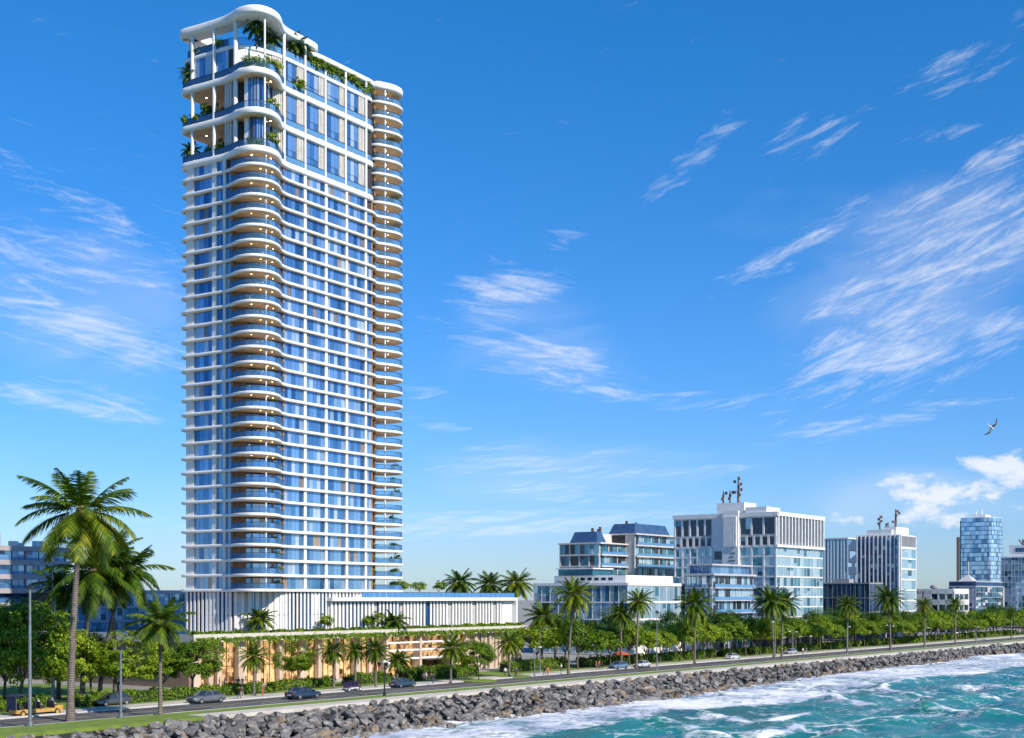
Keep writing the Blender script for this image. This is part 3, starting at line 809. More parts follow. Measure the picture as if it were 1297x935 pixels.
# --- glass block at the frame edge
B = Bld('office_building', 'wide pale glass block beyond the round cornered glass tower', 1330, 640, 1268, 1380, 704)
a, b, H = B.a, B.b, B.h
w = MB(); w.box(0, a, 0, b, 0, H-.1); w.build('core_wall', [core_dark], B.root)
w = MB(); w.box(-.3, a, -.3, b, H-.6, H); w.box(3, a, 6, b-3, H, H+5.5)
B.grid('l', 0, b, 1, H-.6, 14, 11, .12, .2, w, .1, .1, 1); B.grid('f', 0, a, 1, H-.6, 10, 11, .12, .2, w, .1, .1, 1)
w.build('wall', [white2], B.root)
box_part(B, 'penthouse_glazing', navy_glass, 2.8, 3.0, 8, b-6, H+2.2, H+4.2)
B.finish([mirror_glass, teal_glass, pale_glass, dark_glass], 40, .25, (0,0,1))
mast(B, 6, b*.5, H+5.5, 5, w=1.0); mast(B, 6, b*.62, H+5.5, 3, w=1.4)
# --- grey office at the far left
fr = Vector(((82-CX)/F*300, 300, 0)); H = zat(694, 300)
gb = thing('office_building', 'grey office with dark blue glass bands and white parapets at left edge', 'building', fr, ROADROT)
class L: pass
B = Bld.__new__(Bld); B.root = gb; B.w = []; B.Y = 300
Wd = 60
w = MB(); w.box(-Wd, 0, 0, 25, 0, H-.2); w.build('core_wall', [core_dark], gb)
w = MB()
nf = 6
for j in range(nf+1):
    z = H-.7-j*3.05
    w.box(-Wd, .6, -1.3, 25, z-.35, z+.7)
w.box(-Wd, -14.0, 3, 22, H-.2, H+3.2)
B.grid('f', -Wd, 0, H-.7-nf*3.05, H-.7, 18, nf, .2, .3, MB(), n=2)
for i in range(0, 19, 3): w.box(-Wd+i*Wd/18-.2, -Wd+i*Wd/18+.2, -.3, 0, 0, H)
w.build('wall', [mat('warm grey render', (.40,.37,.38), (.34,.31,.32), .4, .7)], gb)
mb = MB()
for j in range(1, nf): mb.box(-Wd, .4, -1.25, -1.22, H-.7-j*3.05+.7, H-.7-j*3.05+1.4)
mb.build('balcony_rail', [rail], gb)
for x, y, s in ((-12,2,1.2),(-9.5,3,.9),(-6,2,1.4),(-4,4,.8)): box_part(B, 'roof_equipment', white2, x, x+s*1.4, y, y+s, H-.2, H+s)
B.finish([gl_b, navy_glass, gl_a], 60, .2)
# --- lower blue grey block behind the palms
fr = Vector(((70-CX)/F*285, 285, 0)); H = zat(747, 285)
gb = thing('office_building', 'lower bluish glass block half hidden behind the left palms', 'building', fr, ROADROT)
B = Bld.__new__(Bld); B.root = gb; B.w = []
Wd = 52
w = MB(); w.box(0, Wd, 0, 15, 0, H-.2); w.build('core_wall', [core_dark], gb)
w = MB(); w.box(-.3, Wd+.3, -.4, 15, H-.6, H)
B.grid('f', 0, Wd, .4, H-.6, 12, 5, .4, .5, w, .3, .35, 3); w.box(10,18,3,9,H,H+2); w.build('wall', [lilac], gb)
B.finish([teal_glass, gl_a, pale_glass], 60, .3)
# ------------------------------------------------------------------ land, road, sea
RN = np.random.default_rng(11)
def sheet(name, u0, u1, v0, v1, z, m, kind='structure', hz=None):
    mb = MB()
    if hz: mb.box(u0, u1, v0, v1, z-hz, z)
    else: mb.add([(u0,v0,z),(u1,v0,z),(u1,v1,z),(u0,v1,z)], [(0,1,2,3)])
    o = mb.build(name, [m], None, rz=ROADROT)
    return tag(o, kind=kind)
paving = mat('pale pavement', (.50,.46,.42), (.42,.39,.36), .4, .8, bmp=.05)
asphalt = mat('asphalt', (.095,.095,.10), (.06,.06,.064), .12, .85, bmp=.1, bscale=6)
concrete = mat('promenade concrete', (.56,.52,.46), (.46,.43,.38), .35, .8, bmp=.06)
lawn = mat('lawn', (.17,.24,.03), (.11,.18,.02), .5, .9, bmp=.3, bscale=12)
kerbm = mat('kerb stone', (.55,.53,.50), None, 1, .8)
landm = mat('city ground', (.30,.29,.27), (.22,.22,.20), .05, .9)
UE = 1500
sheet('ground', -600, 6000, 153.0, 5000, -.02, landm)
sheet('road', -600, UE, 138.5, 149.6, -.06, asphalt, hz=.5)
sheet('pavement', -600, UE, 149.6, 154.2, .10, paving, hz=.6)
sheet('plaza', 139, 240, 166.5, 175, .05, paving, hz=.2)
sheet('lawn', -200, UE, 154.2, 166.5, .06, lawn, hz=.3)
sheet('lawn', -200, 138.8, 166.5, 205, .06, lawn, hz=.3)
sheet('grass_verge', 112, UE, 134.0, 138.2, .10, lawn, hz=.5)
sheet('grass_verge', -600, 112, 130.4, 138.2, .12, lawn, hz=.5)
sheet('promenade', 112, UE, 130.3, 134.0, .16, concrete, hz=.7)
sheet('kerb', -600, UE, 138.2, 138.5, .13, kerbm, hz=.6)
sheet('kerb', -600, UE, 149.45, 149.6, .12, kerbm, hz=.6)
mark = mat('white road paint', (.72,.70,.66), (.55,.54,.5), 1.5, .7)
markw = mat('worn yellow road paint', (.62,.44,.22), (.45,.34,.2), 1.5, .7)
mb = MB()
for u in range(60, 700, 9): mb.add([(u,141.9,-.055),(u+4,141.9,-.055),(u+4,142.05,-.055),(u,142.05,-.055)], [(0,1,2,3)])
for v in (138.8, 149.1): mb.add([(-100,v,-.055),(900,v,-.055),(900,v+.14,-.055),(-100,v+.14,-.055)], [(0,1,2,3)])
tag(mb.build('road_markings', [mark], None, rz=ROADROT), kind='structure')
mb = MB()
for v in (144.0, 144.3): mb.add([(-100,v,-.054),(900,v,-.054),(900,v+.12,-.054),(-100,v+.12,-.054)], [(0,1,2,3)])
tag(mb.build('road_markings', [markw], None, rz=ROADROT), kind='structure')
# round grass islands by the kerb
for px, py in ((606, 862.5), (650, 857)):
    p = G(px, py)
    mb = MB(); mb.lathe([(3.4,-.1),(3.4,.10),(3.1,.16),(.1,.18)], 20); o = mb.build('grass_island', [lawn], None, loc=p); tag(o, kind='structure')
# --- foot of the rocks
def vfoot(u):
    k = min(1, max(0, (u-170)/150)); k = k*k*(3-2*k)
    return 119.4 + 7.2*k + .8*sin(u*.05) + .5*sin(u*.13+1)
WZ = -3.0
mb = MB()
us = [20+4*i for i in range(220)]
rows = []
for u in us:
    vf = vfoot(u)
    rows.append([(u, 130.6, -.25), (u, 129.5, -.6), (u, (vf+130)/2, -2.3), (u, vf, -3.7), (u, vf-6, -5.5)])
vs = [p for r in rows for p in r]; n = 5
mb.add(vs, [(i*n+k, i*n+k+1, (i+1)*n+k+1, (i+1)*n+k) for i in range(len(us)-1) for k in range(n-1)])
tag(mb.build('embankment', [mat('crevice shade gravel', (.03,.028,.027), (.02,.019,.018), 1, .8, bmp=.5)], None, rz=ROADROT), kind='structure')  # near black base paints the crevice shade between the boulders
# --- boulders
def rock_mat(name, c1, c2, c3):
    m, nt, b = nodes_of(name)
    oi = nt.nodes.new('ShaderNodeObjectInfo'); g = nt.nodes.new('ShaderNodeNewGeometry')
    k = math_(nt, 'ADD', math_(nt, 'MULTIPLY', oi.outputs['Random'], .5), math_(nt, 'MULTIPLY', g.outputs['Random Per Island'], .5))
    c = mixrgb(nt, k, c1, c2)
    n1 = noise(nt, 1.6, 8, rough=.65); n2 = noise(nt, 5.0, 6, rough=.7)
    c = mixrgb(nt, mapr(nt, n1, .48, .66), c, c3)
    c = mixrgb(nt, mapr(nt, n2, .56, .70, 0, .6), c, (.03,.03,.032))
    nt.links.new(c, b.inputs['Base Color']); b.inputs['Roughness'].default_value = .75
    bump(nt, b, math_(nt, 'ADD', n1, math_(nt, 'MULTIPLY', n2, .5)), .8, .35)
    return m
rk_grey = rock_mat('grey basalt', (.06,.06,.066), (.25,.24,.235), (.37,.335,.29))
rk_ochre = rock_mat('ochre rock', (.20,.145,.09), (.30,.23,.16), (.15,.13,.115))
def hull_rock(seed):
    import bmesh
    r = random.Random(seed); bm = bmesh.new()
    for i in range(15):
        d = Vector((r.gauss(0,1), r.gauss(0,1), r.gauss(0,1))).normalized()
        s = .8+.3*r.random()
        bm.verts.new((d.x*s*r.uniform(.85,1.25), d.y*s*.9, d.z*s*.72))
    bmesh.ops.convex_hull(bm, input=bm.verts)
    bmesh.ops.delete(bm, geom=[v for v in bm.verts if not v.link_faces], context='VERTS')
    bmesh.ops.recalc_face_normals(bm, faces=bm.faces)
    bmesh.ops.bevel(bm, geom=list(bm.edges), offset=.05, segments=1, affect='EDGES', profile=.5)
    me = bpy.data.meshes.new('boulder'); bm.to_mesh(me); bm.free()
    return me
protos = []
for i in range(14):
    me = hull_rock(100+i); me.materials.append(rk_grey); protos.append(me)
protos_o = []
for i in range(5):
    me = hull_rock(200+i); me.materials.append(rk_ochre); protos_o.append(me)
r = random.Random(5)
spots = []
u = 70.0
while u < 760:
    step = 1.35 if u < 260 else (1.7 if u < 420 else 2.6)
    vf = vfoot(u); L = 130.6 - vf
    nrow = max(4, int(L/1.15))
    for j in range(nrow+1):
        t = (j + r.uniform(-.35,.35))/nrow
        uu = u + r.uniform(-.6,.6)*step; vv = 129.9 - max(0,t)*L
        zz = -.5 - max(0, t)*2.8
        s = r.uniform(.42, 1.05)*(1.0 if r.random() < .88 else 1.4)
        if u > 420: s *= 1.3
        if u > 420 and r.random() < .3: continue
        och = r.random() < (.30 if t > .72 else .05)
        spots.append((uu, vv, zz + r.uniform(-.15,.3), s, och))
    u += step
for k in range(26):                                   # a few stones out in the wash
    uu = r.uniform(110, 330); spots.append((uu, vfoot(uu)-r.uniform(.3,3.2), WZ+r.uniform(-.3,.05), r.uniform(.3,.7), r.random() < .35))
def seen(s):
    p = P(s[0], s[1], s[2]); x = (p.x/p.y)*F+CX; y = HZ-(p.z-CAMH)/p.y*F
    return -25 < x < 1320 and 700 < y < 955
spots = [s for s in spots if seen(s) or s[0] > 90]
order = sorted(range(len(spots)), key=lambda i: (0 if seen(spots[i]) else 1, -spots[i][3]/P(*spots[i][:3]).length))
def rock_tf(s, r):
    p = P(*s[:3])
    e = (r.uniform(-.5,.5), r.uniform(-.5,.5), r.uniform(0,6.28))
    sca = (s[3]*r.uniform(.85,1.3), s[3]*r.uniform(.85,1.15), s[3]*r.uniform(.8,1.1))
    return p, e, sca
bigv, bigf, bigm = [], [], []
for rank, i in enumerate(order):
    s = spots[i]; p, e, sca = rock_tf(s, r)
    me = r.choice(protos_o if s[4] else protos)
    if rank < 298:
        o = link('boulder', me); o.location = p; o.rotation_euler = e; o.scale = sca
        if s[4]: tag(o, 'ochre brown boulder among the grey rocks of the seawall', 'boulder', 'ochre boulders in the rock seawall')
        else: tag(o, 'grey angular boulder in the nearer rock seawall', 'boulder', 'grey boulders in the rock seawall')
    else:
        from mathutils import Euler
        M4 = Matrix.Translation(p) @ Euler(e).to_matrix().to_4x4() @ Matrix.Diagonal((*sca, 1))
        o0 = len(bigv); bigv += [tuple(M4 @ v.co) for v in me.vertices]
        bigf += [[q+o0 for q in f.vertices] for f in me.polygons]; bigm += [1 if s[4] else 0]*len(me.polygons)
me = bpy.data.meshes.new('rock_seawall'); me.from_pydata(bigv, [], bigf); me.materials.append(rk_grey); me.materials.append(rk_ochre)
me.polygons.foreach_set('material_index', bigm); me.update()
tag(link('rock_seawall', me), 'mass of grey rocks of the seawall running far along the shore', 'rocks', kind='stuff')

# --- sea
def wob(x, seed, n=5, base=.02):
    g = np.random.default_rng(seed); out = 0
    for i in range(n):
        f = base*(1.9**i); out = out + np.sin(x*f + g.uniform(0, 6.28))/(1.35**i)
    return out
uu = np.concatenate([np.arange(60, 330, .75), np.arange(330, 820, 1.6)])
vv = np.concatenate([np.arange(20, 60, .9), np.arange(60, 136, .42)])
U, V = np.meshgrid(uu, vv, indexing='ij')
fl = np.array([vfoot(x) for x in uu])[:, None]
Z = np.zeros_like(U); FO = np.zeros_like(U)
chop = 0
g = np.random.default_rng(4)
for i in range(26):
    lam = g.uniform(2.6, 16); th = g.normal(pi/2, .5); k = 2*pi/lam
    chop = chop + (lam**.95)*.0085*np.sin(k*(U*cos(th)+V*sin(th)) + g.uniform(0, 6.28))
deep = np.clip((108-V)/20, .15, 1)
Z += chop*deep
def line_uv(pts):
    return [UV(G(x, y, -3.0)) for x, y in pts]
def crest(pts, A, w, br, seed, thick=1.0):
    """a breaking wave along a line on the water: steep towards the shore, foam spilling down its face"""
    global Z, FO
    L = line_uv(pts); best = np.full(U.shape, 1e9); sg = np.zeros(U.shape); tt = np.zeros(U.shape); n = len(L)-1
    for i in range(n):
        (u0, v0), (u1, v1) = L[i], L[i+1]; du, dv = u1-u0, v1-v0; l2 = du*du+dv*dv
        t = np.clip(((U-u0)*du+(V-v0)*dv)/l2, 0, 1)
        x = U-u0-t*du; y = V-v0-t*dv; d = np.hypot(x, y); m_ = d < best
        best = np.where(m_, d, best); sg = np.where(m_, np.sign(du*(V-v0)-dv*(U-u0))*(1 if u1 > u0 else -1), sg); tt = np.where(m_, (i+t)/n, tt)
    d = best*sg + .9*wob(U, seed, 4, .09)*.5
    end = np.clip(np.minimum(tt, 1-tt)*7, 0, 1)**.7; end = np.where(best > w*3, end, end)
    h = A*end*(.75+.25*wob(U, seed+3, 4, .08))
    prof = np.where(d > 0, np.exp(-(d/(w*.7))**2), np.exp(-(d/(w*1.3))**2))
    Z = Z + h*prof
    k = np.clip(.7+.5*wob(U+V*.5, seed+7, 5, .09), .1, 1.2)
    face = np.exp(-((d+.15*w)/(thick*.75))**2)*k
    back = np.where(d > 0, np.exp(-(d/(w*1.9))**2)*.42, 0)*k
    FO = np.maximum(FO, br*np.clip(end*1.5, 0, 1)*np.maximum(face, back))
crest([(1000,889.5),(1020,886.5),(1043.5,883),(1064,888.3),(1089,893),(1127,898),(1160,901)], 1.35, 2.6, 1.15, 1, 1.5)
crest([(1105,874),(1127,868.8),(1165,861),(1203,858.3),(1235,859.3),(1297,857),(1340,855)], .85, 2.6, 1.1, 2, 1.2)
crest([(1110,870),(1121,873.5),(1149,879.8),(1190,887.7),(1235,886.8),(1297,885.5),(1340,885)], .5, 2.2, 1.0, 3, 1.1)
crest([(850,900),(887,906.7),(925,913),(960,914.6),(1020,910),(1050,906)], .7, 2.4, 1.05, 4, 1.3)
crest([(955,936),(972,932),(1013.5,921.5),(1077,921.6),(1110,924)], .6, 2.4, 1.0, 5, 1.0)
crest([(1150,900),(1181,902),(1203,903.6),(1247,906.7),(1310,909)], .9, 3.2, .5, 6, .7)
crest([(735,932),(750,926),(805,915.5),(847,919),(880,925)], .8, 2.4, 1.15, 7, 1.6)
crest([(1240,893),(1270,892.5),(1310,894)], .5, 2, .9, 8, .9)
crest([(1120,913),(1170,918),(1230,924),(1310,927)], .7, 3, .45, 9, .7)
crest([(1220,872),(1260,870),(1310,872)], .45, 2, .8, 10, .8)
crest([(1180,838),(1240,833),(1310,829)], .5, 2, .9, 11, 1.0)
q_ = random.Random(77)
for k_ in range(16):                                   # thin drifting foam lines
    x0, y0 = q_.uniform(880, 1290), q_.uniform(868, 932)
    if y0 < 905 - (x0-887)*.11: continue
    L_ = q_.uniform(50, 130); sl_ = q_.uniform(-.06, .10)
    crest([(x0+L_*t_, y0+L_*t_*sl_+q_.uniform(-1.5,1.5)) for t_ in (0,.25,.5,.75,1)], q_.uniform(.15,.4), q_.uniform(1.6,2.4), q_.uniform(.6,.95), 30+k_, q_.uniform(.45,.8))
crest([(840,930),(880,933),(925,937)], .6, 2.4, .8, 12, 1.0)
bl = sorted(line_uv([(560,948),(620,942),(700,927),(760,919),(830,908),(887,901),(960,894),(1010,888),(1060,880),(1120,868),(1165,860),(1230,855),(1297,846),(1400,838)]))
vb = np.interp(uu, [p[0] for p in bl], [p[1] for p in bl])[:, None]
shore = np.clip((V - (vb - 1.0 + 1.3*wob(U*1.0+V*.4, 61, 5, .08)))/3.5, 0, 1)
FO = np.maximum(FO, shore*(.70+.10*wob(U*.7+V*.5, 77, 4, .08)+.08*wob(U*.9-V*.5, 78, 4, .2)))
foot = np.exp(-((V - fl)/1.8)**2); FO = np.maximum(FO, foot*1.0)
Z += .22*shore*np.abs(wob(U+V*.6, 90, 5, .15))*.5
SAND = np.clip((V-104)/5, 0, 1)*np.clip((215-U)/40, 0, 1)*(.5+.5*wob(U*.6+V*2.2, 33, 4, .06))
nu, nv = U.shape
co = np.stack([U, V, Z + WZ], -1).reshape(-1, 3)
idx = np.arange(nu*nv).reshape(nu, nv)
fc = np.stack([idx[:-1,:-1], idx[1:,:-1], idx[1:,1:], idx[:-1,1:]], -1).reshape(-1, 4)
me = bpy.data.meshes.new('sea'); me.vertices.add(len(co)); me.vertices.foreach_set('co', co.ravel().astype(np.float32))
me.loops.add(fc.size); me.loops.foreach_set('vertex_index', fc.ravel().astype(np.int32))
me.polygons.add(len(fc)); me.polygons.foreach_set('loop_start', np.arange(0, fc.size, 4).astype(np.int32))
me.polygons.foreach_set('use_smooth', np.ones(len(fc), bool))
for nm, arr in (('foam', FO), ('sand', np.clip(SAND, 0, 1)), ('crest', np.clip(Z, -1, 2))):
    at = me.attributes.new(nm, 'FLOAT', 'POINT'); at.data.foreach_set('value', arr.ravel().astype(np.float32))
me.update(); me.validate()
m, nt, b = nodes_of('sea water')
def attr(n):
    a = nt.nodes.new('ShaderNodeAttribute'); a.attribute_name = n; return a.outputs['Fac']
tc = nt.nodes.new('ShaderNodeTexCoord'); mp = nt.nodes.new('ShaderNodeMapping'); mp.inputs['Rotation'].default_value = (0,0,ROADROT); mp.inputs['Scale'].default_value = (.15, .24, 1)
nt.links.new(tc.outputs['Object'], mp.inputs[0])
n1 = noise(nt, 1.0, 9, mp.outputs[0], .62, .9); n2 = noise(nt, 4.2, 6, mp.outputs[0], .6, .5)
vo = nt.nodes.new('ShaderNodeTexVoronoi'); vo.feature = 'DISTANCE_TO_EDGE'; vo.inputs['Scale'].default_value = 2.1
wv = nt.nodes.new('ShaderNodeVectorMath'); wv.operation = 'ADD'
nt.links.new(mp.outputs[0], wv.inputs[0])
nn = nt.nodes.new('ShaderNodeTexNoise'); nn.inputs['Scale'].default_value = 1.3; nn.inputs['Detail'].default_value = 4
nt.links.new(mp.outputs[0], nn.inputs['Vector'])
vs_ = nt.nodes.new('ShaderNodeVectorMath'); vs_.operation = 'SCALE'; vs_.inputs[3].default_value = .9
nt.links.new(nn.outputs['Color'], vs_.inputs[0]); nt.links.new(vs_.outputs[0], wv.inputs[1]); nt.links.new(wv.outputs[0], vo.inputs['Vector'])
web = mapr(nt, vo.outputs['Distance'], .0, .22, 1, 0)
tex = math_(nt, 'ADD', math_(nt, 'ADD', mapr(nt, n1, .3, .7, .15, .72, False), mapr(nt, n2, .3, .7, .0, .28, False)), math_(nt, 'MULTIPLY', web, .16))
lvl = math_(nt, 'ADD', tex, math_(nt, 'MULTIPLY', attr('foam'), .66))
foam = mapr(nt, lvl, .92, 1.12)
thin = mapr(nt, lvl, .70, 1.0, 0, .55)
mask = math_(nt, 'MAXIMUM', foam, thin)
deepc = mixrgb(nt, mapr(nt, noise(nt, .03, 3), .35, .65), (.008,.120,.125), (.014,.175,.158))
deepc = mixrgb(nt, mapr(nt, attr('crest'), .2, 1.2, 0, .8), deepc, (.035,.24,.20))
deepc = mixrgb(nt, attr('sand'), deepc, (.24,.20,.15))
nt.links.new(mixrgb(nt, mask, deepc, mixrgb(nt, mapr(nt, noise(nt, .55, 5, mp.outputs[0]), .36, .64), (.42,.46,.58), (.80,.82,.84))), b.inputs['Base Color'])  # lilac grey tone paints soft shadows into the white foam
rr = mapr(nt, mask, 0, 1, .16, .8, False); nt.links.new(rr, b.inputs['Roughness'])
b.inputs['Specular IOR Level'].default_value = .28; b.inputs['IOR'].default_value = 1.33
mp2 = nt.nodes.new('ShaderNodeMapping'); mp2.inputs['Scale'].default_value = (.5, 1.1, 1); nt.links.new(tc.outputs['Object'], mp2.inputs[0])
hgt = math_(nt, 'ADD', math_(nt, 'MULTIPLY', noise(nt, 1.0, 6, mp2.outputs[0], .6, .3), .8), math_(nt, 'MULTIPLY', mask, .35))
bump(nt, b, hgt, .55, .5)
me.materials.append(m)
sea = link('sea', me, None, (0,0,0), ROADROT); tag(sea, kind='structure')
mb = MB()
mb.add([(-6000,-8000,-3.4),(9000,-8000,-3.4),(9000,130,-3.4),(-6000,130,-3.4)], [(0,1,2,3)])
tag(mb.build('sea_floor_sheet', [mat('open sea', (.006,.13,.16), (.006,.10,.14), .02, .2, bmp=.3, bscale=.5)], None, rz=ROADROT), kind='structure')
bpy.data.objects['sea_floor_sheet'].name = 'open_water'
# ------------------------------------------------------------------ vegetation
leafA = leaf_mat('street tree leaves', [(.010,.040,.003),(.05,.125,.006),(.22,.33,.012),(.52,.54,.025)], .32)
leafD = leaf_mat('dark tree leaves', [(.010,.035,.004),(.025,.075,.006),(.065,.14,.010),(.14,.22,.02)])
leafP = leaf_mat('palm leaves', [(.008,.030,.004),(.03,.08,.006),(.10,.165,.010),(.38,.34,.02)], .26)
leafH = leaf_mat('hedge leaves', [(.02,.06,.005),(.06,.14,.008),(.15,.24,.012),(.34,.34,.025)])
barkT = mat('grey bark', (.16,.12,.09), (.09,.07,.055), 3, .9, bmp=.6)
def palm_bark():
    m, nt, b = nodes_of('ringed palm bark')
    tc = nt.nodes.new('ShaderNodeTexCoord'); w = nt.nodes.new('ShaderNodeTexWave'); w.bands_direction = 'Z'
    w.inputs['Scale'].default_value = 1.1; w.inputs['Distortion'].default_value = 2.5; w.inputs['Detail'].default_value = 3
    nt.links.new(tc.outputs['Object'], w.inputs[0])
    c = mixrgb(nt, w.outputs['Fac'], (.12,.095,.08), (.23,.195,.17))
    nt.links.new(mixrgb(nt, mapr(nt, noise(nt, 2, 5), .4, .7), c, (.12,.09,.07)), b.inputs['Base Color'])
    b.inputs['Roughness'].default_value = .85; bump(nt, b, w.outputs['Fac'], .4, .1); return m
barkP = palm_bark()
def leaves_mesh(name, cen, nrm, size, m, seed, aspect=.6):
    g = np.random.default_rng(seed); n = len(cen)
    t = g.normal(size=(n,3)); t -= (t*nrm).sum(1, keepdims=True)*nrm; t /= np.linalg.norm(t, axis=1, keepdims=True)+1e-9
    b = np.cross(nrm, t); s = (size*g.uniform(.6, 1.3, n))[:, None]
    v = np.stack([cen - t*s, cen + b*s*aspect, cen + t*s + nrm*s*.25, cen - b*s*aspect], 1).reshape(-1, 3)
    me = bpy.data.meshes.new(name); me.vertices.add(4*n); me.vertices.foreach_set('co', v.ravel().astype(np.float32))
    me.loops.add(4*n); me.loops.foreach_set('vertex_index', np.arange(4*n, dtype=np.int32))
    me.polygons.add(n); me.polygons.foreach_set('loop_start', np.arange(0, 4*n, 4, dtype=np.int32))
    me.materials.append(m); me.update(); me.validate()
    return me
def crown_mesh(seed, ncl, per, rad=1.0, flat=.72, leaf=.055, m=None, gap=.0, low=-.55, clump=.27):
    """unit crown: leaf clumps through an uneven dome"""
    g = np.random.default_rng(seed); C = []; Nn = []
    lob = [(g.normal(size=3), g.uniform(.12, .3)) for _ in range(6)]
    for i in range(ncl):
        d = g.normal(size=3); d /= np.linalg.norm(d)
        if d[2] < low: d[2] = abs(d[2])*g.uniform(.0, 1); d /= np.linalg.norm(d)
        k = 1 + sum(a*np.tanh(2*np.dot(d, l/np.linalg.norm(l))) for l, a in lob)*.45
        r_ = k*(g.uniform(.3, 1)**.45)
        c = d*r_*np.array([1, 1, flat])
        cr = clump*g.uniform(.65, 1.25)
        p = g.normal(size=(per, 3)); p /= np.linalg.norm(p, axis=1, keepdims=True); p *= (g.uniform(.25, 1, per)**.5)[:, None]*cr
        p[:, 2] *= .7
        out = p/cr + d*.9 + np.array([0,0,.5]) + g.normal(size=(per,3))*.4
        C.append(c+p); Nn.append(out/np.linalg.norm(out, axis=1, keepdims=True))
    return leaves_mesh('crown', np.concatenate(C)*rad, np.concatenate(Nn), leaf*rad, m or leafA, seed)
def trunk_mb(h, r0, rc, seed, zc):
    """trunk up to h, limbs fanning out into a crown of radius rc centred at zc"""
    q = random.Random(seed); mb = MB()
    pts = [(0,0,-.3),(0,0,.15),(q.uniform(-.1,.1),q.uniform(-.1,.1),h*.6),(q.uniform(-.2,.2),q.uniform(-.2,.2),h)]
    mb.tube(pts, [r0*1.5, r0*1.1, r0*.85, r0*.8], 8)
    for i in range(6):
        t = i*2*pi/6+q.uniform(-.4,.4); rr = rc*q.uniform(.45,.8)
        e = (rr*cos(t), rr*sin(t), zc+q.uniform(-.25,.3)*rc)
        mid = (pts[-1][0]+(e[0]-pts[-1][0])*.45, pts[-1][1]+(e[1]-pts[-1][1])*.45, h+(e[2]-h)*.55)
        mb.tube([pts[-1], mid, e], [r0*.6, r0*.38, r0*.12], 6)
    return mb
CROWNS = [crown_mesh(20+i, 78, 70, flat=.74, leaf=.052) for i in range(4)]
CROWN_BIG = [crown_mesh(40+i, 150, 95, flat=.86, leaf=.034, clump=.2, low=-.75) for i in range(3)]
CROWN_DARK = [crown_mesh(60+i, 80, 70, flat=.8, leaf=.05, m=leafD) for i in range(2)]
CROWN_SMALL = [crown_mesh(70+i, 30, 40, flat=.8, leaf=.10, clump=.36) for i in range(2)]
TRUNKS = {}
def tree(name, label, p, h, w, crowns, seed, group=None, cz=None, fork=.42, tr=.022, cat='tree'):
    """h total height, w crown width"""
    q = random.Random(seed)
    t = thing(name, label, cat, p, q.uniform(0, 6.28), group)
    me = q.choice(crowns); rc = w/2
    ch = h*(1-fork)*.5*1.12
    zc = h - ch*.95
    c = link('crown', me, t, (0,0,zc)); c.scale = (rc*q.uniform(.88,1.0), rc*q.uniform(.88,1.0), ch/.78*q.uniform(.92,1.0))
    trunk_mb(h*fork*.85, h*tr, rc, seed, zc).build('trunk', [barkT], t, smooth=True)
    return t
# ---- palms
def frond(mb_v, az, e0, L, droop, seed, nl, lw, ll, g, twist=.0):
    h = np.array([cos(az), sin(az), 0.0]); side = np.array([-sin(az), cos(az), 0.0]); up = np.array([0,0,1.0])
    p = h*.06; seg = 14; pts = [p.copy()]; dirs = []
    for i in range(seg):
        t = (i+.5)/seg; e = e0 - droop*t**1.25
        d = h*cos(e) + up*sin(e); dirs.append(d); p = p + d*L/seg; pts.append(p.copy())
    dirs.append(dirs[-1])
    V = []; Fq = []
    # rachis
    for i in range(seg):
        w0 = .022*L*(1-i/seg)*.55+.004*L; w1 = .022*L*(1-(i+1)/seg)*.55+.004*L
        b = len(V); V += [pts[i]-side*w0*.5, pts[i]+side*w0*.5, pts[i+1]+side*w1*.5, pts[i+1]-side*w1*.5]; Fq.append((b,b+1,b+2,b+3))
    for s in (-1, 1):
        for i in range(nl):
            t = .12 + .87*i/(nl-1); f = t*seg; k = min(int(f), seg-1); q = pts[k]+(pts[k+1]-pts[k])*(f-k); d = dirs[k]
            nrm = np.cross(d, side); nrm *= np.sign(nrm[2]) if abs(nrm[2]) > 1e-6 else 1
            ln = ll*L*(math.sin(pi*(.14+.82*t))**.75)*g.uniform(.85, 1.1)
            ldir = side*s*.80 + d*(.45+.35*t) - up*(.28+g.uniform(0,.3)) + nrm*.12
            ldir /= np.linalg.norm(ldir)
            e1 = q + ldir*ln*.55; e2 = e1 + (ldir - up*.35)*ln*.45
            w = d*lw*L
            b = len(V); V += [q-w*.5, q+w*.5, e1+w*.42, e1-w*.42, e2]; Fq += [(b,b+1,b+2,b+3),(b+3,b+2,b+4)]
    o = len(mb_v[0]); mb_v[0].extend(V); mb_v[1].extend([tuple(x+o for x in f) for f in Fq])
def palm_crown(seed, n, nl, lw, ll, emin, emax, droop0, droop1, lenv=.18):
    g = np.random.default_rng(seed); acc = ([], [])
    for i in range(n):
        t = (i+.5)/n; az = i*2.39996 + g.uniform(-.15,.15)
        e0 = emax + (emin-emax)*t**.85 + g.uniform(-.08,.08)
        L = g.uniform(1-lenv, 1.0)*(1 if t > .15 else .8)
        frond(acc, az, e0, L, droop0+(droop1-droop0)*(1-abs(2*t-1))+g.uniform(-.1,.15), i, nl, lw, ll, g)
    me = bpy.data.meshes.new('crown'); me.from_pydata([tuple(v) for v in acc[0]], [], acc[1]); me.materials.append(leafP); me.update()
    return me
COCO_BIG = palm_crown(1, 30, 44, .026, .32, R(-58), R(82), .40, 1.0)
COCO = [palm_crown(2+i, 30, 32, .036, .31, R(-55), R(78), .5, 1.05) for i in range(2)]
DATE = [palm_crown(10+i, 50, 22, .045, .19, R(-55), R(82), .55, 1.0, .1) for i in range(3)]
SMALLP = [palm_crown(20+i, 30, 16, .075, .28, R(-35), R(80), .7, 1.2) for i in range(2)]
